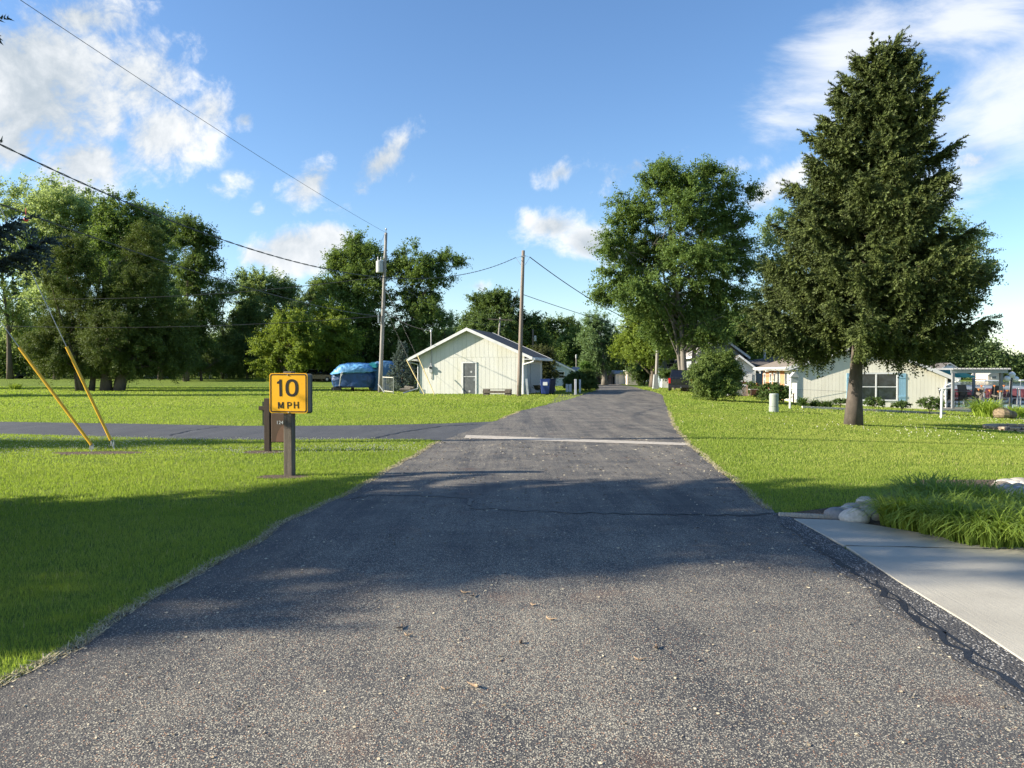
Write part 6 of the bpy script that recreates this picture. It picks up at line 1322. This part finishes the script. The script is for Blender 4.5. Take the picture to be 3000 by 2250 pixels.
tree_px('locust_tree', 'feathery blue green locust tree at the end of the road', 'tree', 108, 1772, [(1745, 955, 45, 38), (1780, 990, 42, 45), (1730, 1010, 35, 50), (1760, 1050, 60, 35), (1800, 1020, 25, 40)], LB, trunk=.42, nclump=190, per=110, leaf=.28, cr=1.0, hole=.05, bark=BARKL)
tree_px('background_tree', 'dark wood closing the end of the road, right of the locust', 'tree', 135, 1830, [(1820, 1030, 50, 55), (1870, 1040, 60, 55), (1790, 1060, 60, 40), (1850, 1075, 70, 25)], LD, trunk=.3, nclump=220, per=110, leaf=.4, cr=1.3)
tree_px('roadside_tree', 'bright yellow green maple beside the far verge, under the big maple crown', 'tree', 86, 1914, [(1880, 960, 62, 48), (1935, 940, 60, 45), (1850, 1010, 40, 42), (1900, 1020, 65, 42), (1960, 990, 40, 50), (1880, 925, 50, 30)], LYG, trunk=.42, nclump=260, per=120, leaf=.28, cr=.95)
tree_px('background_tree', 'dark tree mass behind the verge pole and the blue and white house', 'tree', 104, 1960, [(1940, 1050, 60, 40), (2000, 1000, 70, 70), (1900, 1070, 50, 30), (1880, 1085, 30, 20)], LD, trunk=.3, nclump=220, per=110, leaf=.3, cr=1.1)
for px in (1872, 1888):
    tree_px('columnar_cedar', 'narrow dark columnar cedar at the far verge, %s of two' % ('left' if px == 1872 else 'right'), 'tree', 104, px, [(px, 1090, 7, 38), (px, 1060, 5, 18)], LCE, trunk=.08, nclump=50, per=90, leaf=.16, cr=.3, limbs=4)
# hedge and cone cedar by the road
tree_px('hedge', 'clipped dark rounded hedge at the left side of the road', 'hedge', 58, 1720, [(1690, 1118, 38, 30), (1722, 1112, 26, 30), (1712, 1098, 22, 14), (1728, 1130, 20, 20)], LSH, trunk=.06, nclump=330, per=150, leaf=.085, cr=.22, limbs=8, shell=.3)
tree_px('bush', 'lighter low bush at the left end of the hedge', 'shrub', 57.2, 1668, [(1668, 1122, 15, 22)], LM, trunk=.04, nclump=60, per=120, leaf=.09, cr=.2, limbs=4)
tree_px('cone_cedar', 'small pointed cedar rising behind the hedge', 'tree', 62, 1717, [(1717, 1085, 17, 24), (1712, 1072, 9, 12), (1724, 1078, 10, 14)], leafm('bright cedar', (.03, .07, .01), (.09, .16, .02), .2), trunk=.06, nclump=90, per=120, leaf=.1, cr=.22, limbs=4)
# big maple right of the road
MPZ = 62; bm = G(2005, 1146)
tree_px('maple_tree', 'large full maple with a leaning forked pale trunk, right of the road', 'tree', bm.y, 2003,
        [(1950, 545, 85, 52), (2050, 520, 52, 42), (2080, 500, 30, 25), (2110, 560, 60, 55), (1860, 620, 75, 70), (1990, 620, 110, 90), (2130, 640, 75, 70), (2195, 565, 38, 22), (1800, 720, 50, 60), (1900, 740, 110, 100), (2040, 760, 120, 110), (2160, 740, 60, 90),
         (1800, 850, 62, 45), (1880, 860, 90, 70), (1990, 880, 100, 80), (2100, 870, 90, 80), (1820, 800, 60, 50), (1960, 960, 70, 50), (2060, 960, 80, 60), (1945, 500, 45, 25)], LM, nclump=860, per=125, leaf=.235, cr=.9, hole=.08, limbs=90, bark=BARKL,
        trunks=[((.1, 0), (-1.2, 0), .27), ((.62, .3), (2.0, .6), .19), ((0, .1), (-2.6, .2), .15)], toproot=.8)
tree_px('spreading_tree', 'low flat spreading dark tree over the black pickup', 'tree', 68, 1975, [(1955, 1095, 22, 12), (1980, 1088, 26, 14), (2000, 1096, 18, 12)], LD, trunk=.12, nclump=90, per=110, leaf=.13, cr=.35)
tree_px('round_shrub', 'big rounded shrub on the lawn right of the maple trunk', 'shrub', G(2095, 1173).y, 2095, [(2100, 1080, 52, 45), (2060, 1110, 50, 48), (2130, 1105, 42, 48), (2095, 1135, 58, 38), (2120, 1060, 30, 26), (2150, 1085, 22, 24)], leafm('big shrub leaf', (.03, .055, .014), (.12, .165, .035), .25), trunk=.09, nclump=330, per=140, leaf=.115, cr=.42, limbs=30, shell=.4)
tree_px('background_tree', 'green tree behind the grey house roof and its antenna', 'tree', 92, 2150, [(2180, 940, 60, 45), (2130, 985, 60, 50), (2220, 960, 60, 60), (2190, 1000, 80, 40)], LM, trunk=.3, nclump=220, per=110, leaf=.27, cr=1.0)
tree_px('background_tree', 'dark tree filling the gap between the maple and the grey house', 'tree', 96, 2060, [(2050, 1000, 60, 60), (2020, 1040, 60, 45), (2090, 960, 40, 60)], LD, trunk=.3, nclump=190, per=110, leaf=.28, cr=1.1)
tree_px('silver_maple', 'pale green tree spreading behind the big spruce', 'tree', 66, 2540, [(2330, 680, 90, 75), (2260, 780, 80, 80), (2240, 880, 60, 60), (2400, 600, 70, 60), (2330, 840, 120, 100), (2500, 700, 150, 130), (2700, 700, 120, 120), (2800, 760, 90, 100), (2850, 700, 48, 40), (2860, 790, 40, 50), (2600, 850, 200, 120), (2290, 640, 40, 35), (2260, 960, 70, 40)], LP, trunk=.5, nclump=520, per=110, leaf=.24, cr=1.0, hole=.1, limbs=50)

# the big spruce
sb = G(2500, 1245); k_ = sb.y / F
PROF = [(2.4, 3.3), (3.4, 3.95), (5, 3.85), (6.4, 3.4), (8., 2.95), (9.6, 2.4), (11, 1.8), (12.2, 1.2), (13.2, .7), (14.2, .3)]
HS = (W(0, 160, sb.y).z - sb.z); sc_p = HS / 13.6
conifer('spruce_tree', 'tall dark Norway spruce with drooping branches on the right lawn', 'tree', sb, HS, [(a * sc_p, b * sc_p * 1.03) for a, b in PROF], NS, 3.1 * sc_p, lean=(.95, 0), nbr=300, twl=.46, tuft=.085, leaders=((-.45, 0, .75), (-.1, .2, .5), (.15, 0, .6), (.55, .1, .65)), tr=.22, ntw=150, hang=.55, droop=.19, seedamp=.1, bark=M('spruce bark', (.085, .07, .058), .95, .35, 6, dirt=(.17, .14, .12), stretch=(1, 1, .5), bump=1))
# blue spruce standing out of frame at the left; only its branch tips reach into view
bs = Vector((-8.4, 7.9, 0))
conifer('spruce_tree', 'blue spruce whose branch tips reach in at the left edge', 'tree', bs, 8.8, [(.6, 1.4), (1.7, 1.7), (2.4, 2.1), (2.6, 3.3), (3.05, 3.4), (3.15, 2.2), (3.4, 2.3), (3.5, 3.3), (3.6, 3.3), (3.75, 2.1), (4.75, 2.0), (4.9, 2.9), (5.05, 1.5), (7, .8), (8.2, .4), (10.5, .1)], NB, .7, nbr=250, twl=.3, tuft=.06, tr=.17, ntw=150, hang=.25, droop=.14, seedamp=.03)
conifer('spruce_tree', 'small blue spruce standing between the railing and the garage', 'tree', G(1178, 1147), W(0, 1003, G(1178, 1147).y).z, [(.2, 1.15), (1, 1.05), (2, .7), (3, .35), (3.8, .1)], leafm('young blue spruce needles', (.03, .05, .045), (.13, .17, .155), .15), .15, nbr=120, twl=.22, tuft=.075, tr=.06, ntw=26, hang=0, droop=.05)
# shade trees beyond the left edge of the view (their shadows lie over the lawn and road)
leaf_tree('shade_tree', 'leafy shade tree on the left lawn beyond the blue spruce', 'tree', (-17.5, 4.75, 0), [(0, 0, 6, 2.6, 2.3, 2.8), (.3, .5, 8.2, 2.2, 2.0, 2.0), (-.5, -.4, 4, 2.4, 2.2, 1.8)], LM, trunk=.28, nclump=110, per=60, leaf=.26, cr=.6, hole=.35)
leaf_tree('shade_tree', 'second leafy shade tree farther left in the same row', 'tree', (-25, 4.1, 0), [(0, 0, 7.5, 3, 2.3, 3.2), (.3, .3, 10.2, 2.4, 2.2, 2.0), (-.5, -.4, 5, 2.6, 2.2, 2)], LM, trunk=.3, nclump=110, per=60, leaf=.28, cr=.7, hole=.35)
leaf_tree('shade_tree', 'small shade tree on the far left lawn', 'tree', (-27, 14.6, 0), [(0, 0, 5.5, 2.4, 1.5, 1.8), (0, .3, 7.5, 1.6, 1.0, 1.2)], LM, trunk=.16, nclump=110, per=90, leaf=.2, cr=.6)
leaf_tree('shade_tree', 'tall tree at the left border of the far lawn', 'tree', (-58, 66, 0), [(0, 0, 9, 5, 4, 6), (1, 0, 14, 4, 3, 4)], LM, trunk=.3, nclump=150, per=90, leaf=.35, cr=1.2)
leaf_tree('shade_tree', 'broad tree at the left border of the lawn, nearer than the other', 'tree', (-52, 46, 0), [(0, 0, 8, 5, 2.5, 5), (1, 0, 13, 4, 2, 3)], LM, trunk=.3, nclump=150, per=90, leaf=.35, cr=1.1)
# shrubs along the ranch house and bed plants
for i, (px, py, r_, lab) in enumerate(((2412, 1197, .34, 'small dark clipped shrub just left of the spruce trunk against the ivory house'), (2462, 1193, .42, 'clipped shrub directly behind the left side of the spruce trunk'), (2561, 1202, .55, 'rounded dark shrub under the blue shuttered window'), (2642, 1205, .46, 'rounded dark shrub to the right of the blue shutter'), (2723, 1209, .66, 'largest rounded shrub at the right corner of the ivory house'))):
    if i == 0: continue
    b = G(px, py + 4); shrub('round_bush', lab, 'shrub', b, r_, r_ * 1.25, LSH, n=60, per=90, leaf=.075, group='clipped shrubs along the ivory house')
b = G(2273, 1178); shrub('round_bush', 'dark wide clipped shrub behind the grey green pedestal', 'shrub', G(2268, 1184), .85, 1.15, LSH, n=130, per=110, leaf=.09)
shrub('round_bush', 'dark bush between the cooling unit and the brick side wall', 'shrub', G(2202, 1161), .75, 1.0, LSH, n=90, per=100, leaf=.09)
shrub('round_bush', 'low leafy bush at the left foot of the pedestal shrub', 'shrub', G(2232, 1178), .5, .45, LM, n=50, per=90, leaf=.08)
for px, py, h_, lab in ((2350, 1191, .75, 'upright leafy plant at the left corner of the ivory wall'), (2385, 1192, .55, 'small wispy plant in the bed, second from the left corner of the ivory wall'), (2408, 1194, .6, 'thin upright plant in the bed left of the spruce trunk'), (2425, 1195, .55, 'thin upright plant nearest the spruce trunk on its left')):
    bladeclump('bed_plant', lab, 'plant', G(px, py), .35, h_, 90, LSH, .05)
bladeclump('daylily', 'bright yellow green lily clump at the right end of the patio deck', 'plant', G(2885, 1222), .9, 1.25, 340, GB_, .05)
bladeclump('daylily', 'yellowish reeds at the right edge beyond the deck lattice, left clump', 'plant', G(2965, 1222), .9, .8, 260, GB_, .05); bladeclump('daylily', 'yellowish reeds at the right edge beyond the deck lattice, right clump', 'plant', G(3010, 1222), .9, .85, 260, GB_, .05)
bladeclump('wild_plant', 'small bright tuft of tall grass on the lawn left of the cedars', 'plant', G(45, 1141), .7, .75, 150, GB_, .05)
b = G(2905, 1215); t_ = empty('lily_flowers', b, 0, 'orange lily blooms on thin stalks above the bright lily clump', 'flowers'); k = MB(); hz = W(0, 1145, b.y).z - b.z
for i in range(9): x = -.7 + i * .2; k.tube([(x * .6, 0, 0), (x, .1 * math.sin(i), hz + .2 * math.sin(i * 2))], .012, 4)
k.build('stalks', BARKL, t_)
for i in range(9): x = -.7 + i * .2; MB().lathe([(.01, 0), (.09, .1), (.001, .12)], (0, 0), 6).build('bloom', M('orange petals', (.65, .22, .08), .6), t_, (x, .1 * math.sin(i), hz + .2 * math.sin(i * 2)))
# green arching blades in the foreground bed
spec = [(2680, 1545, .50, .62, 520, 'broad clump of arching green blades nearest the boulder, at the left of the bed'), (2785, 1564, .55, .62, 560, 'clump of arching green blades in the middle of the bed along the walk'), (2880, 1590, .5, .6, 520, 'clump of arching green blades drooping lowest over the walk'), (3000, 1590, .55, .62, 480, 'clump of arching green blades cut by the right edge of the view'),
        (2745, 1500, .55, .66, 520, 'sunlit clump of green blades at the back left of the bed'), (2840, 1520, .55, .64, 520, 'sunlit clump of green blades at the back right of the bed'), (2960, 1535, .55, .6, 420, 'rear clump of green blades near the right edge'), (3120, 1560, .6, .6, 300, 'clump of green blades just beyond the right edge')]
for px, py, r_, h_, n_, lab in spec: bladeclump('ornamental_grass', lab, 'ornamental grass', G(px, py), r_ * 1.15, h_ * .80, int(n_ * 1.6), GBO, .015, group='clumps of arching green blades beside the walk')
# undergrowth and far wood masses
def wood(name, label, pts, n, leaf, mat, hmin, hmax, cr, depth=6.):
    """one continuous belt of foliage along a line"""
    V = []; P = np.array(pts, float); seg = np.linalg.norm(np.diff(P[:, :2], axis=0), axis=1); cum = np.r_[0, np.cumsum(seg)]
    s = rng.uniform(0, cum[-1], n); x = np.interp(s, cum, P[:, 0]); y = np.interp(s, cum, P[:, 1]) + rng.uniform(-.5, .5, n) * depth; hm = np.interp(s, cum, P[:, 2])
    top = hm * (.80 + .12 * np.sin(s * 2.2 / (cr * 3)) + .09 * np.sin(s * 5.1 / (cr * 3) + 1)); z = tz(x, y) + top * rng.uniform(0, 1, n) ** .7
    C = np.stack([x, y, z], 1); m = 46; d = rng.normal(size=(n, m, 3)) * cr * np.array([1, 1, .65]) * .55; Q = (C[:, None] + d).reshape(-1, 3)
    nn = unit(rng.normal(size=Q.shape) * .8 + np.repeat(unit(d.reshape(-1, 3)), 1, 0) * .6 + np.array([0, 0, .5])); o = big_mesh(name, leaf_quads(Q, nn, leaf), 4, mat); tag(o, label, 'trees', None, 'stuff')
wood('far_wood', 'dark belt of woodland behind the left trees', [(-150, 150, 12), (-80, 148, 11), (-30, 146, 10), (5, 146, 9), (20, 152, 9)], 3000, .6, LD, 0, 1, 2.2, 10)
wood('undergrowth', 'shady undergrowth closing the foot of the left wood', [(-110, 122, 7), (-60, 122, 8), (-34, 128, 6), (-12, 130, 6)], 3200, .34, LM, 0, 1, 1.3, 5)
wood('far_wood', 'wooded skyline far beyond the right houses', [(20, 125, 11), (45, 128, 11), (60, 132, 10)], 1400, .5, LD, 0, 1, 2, 8)
wood('far_shore_trees', 'tree line on the far shore of the lake', [(60, 262, 9), (110, 258, 9), (133, 256, 9), (143, 255, 13), (150, 254, 16), (157, 253, 12), (165, 252, 9), (175, 250, 13), (200, 250, 14), (320, 262, 12)], 4200, .9, LFAR, 0, 1, 2.6, 10)
grass()
seam([(j0[0] + .03, j0[1] + .005), (7.4, jt(7.4) + .005)], .02, .0215)
# grit and crumbs of leaf scattered over the road
n = 3600; y = 2.6 + 16 * rng.uniform(0, 1, n) ** 1.5; x = roadL(y) + (roadR(y) - roadL(y)) * rng.beta(.7, .7, n); r_ = (.0028 + .00045 * y) * rng.uniform(.5, 1.5, n); a = rng.uniform(0, 6.28, n)
d1 = np.stack([np.cos(a) * r_ * 1.9, np.sin(a) * r_ * 1.9, 0 * a], 1); d2 = np.stack([-np.sin(a) * r_, np.cos(a) * r_, r_ * .5], 1); c_ = np.stack([x, y, .0145 + 0 * x], 1)
t = NT('grit'); g_ = t.N('ShaderNodeNewGeometry'); t.col(t.mix(g_.outputs['Random Per Island'], (.10, .07, .04), (.50, .45, .33))); t.rough(.9)
tag(big_mesh('road_grit', np.stack([c_ - d1, c_ - d2, c_ + d1, c_ + d2], 1).reshape(-1, 3), 4, t.m), 'fine grit and leaf crumbs scattered over the asphalt', 'grit', None, 'stuff')
# house edging stones
k = MB(); a, b = G(2350, 1196), G(2760, 1214)
for i in range(40):
    p = a.lerp(b, i / 39); q = a.lerp(b, (i + .85) / 39); k.beam((p.x, p.y, tzf(p.x, p.y) + .05), (q.x, q.y, tzf(q.x, q.y) + .05), .12, .12)
tag(k.build('edging', M('pale edging', (.5, .48, .42), .8)), 'pale brick edging along the planting bed of the ivory house', 'edging')
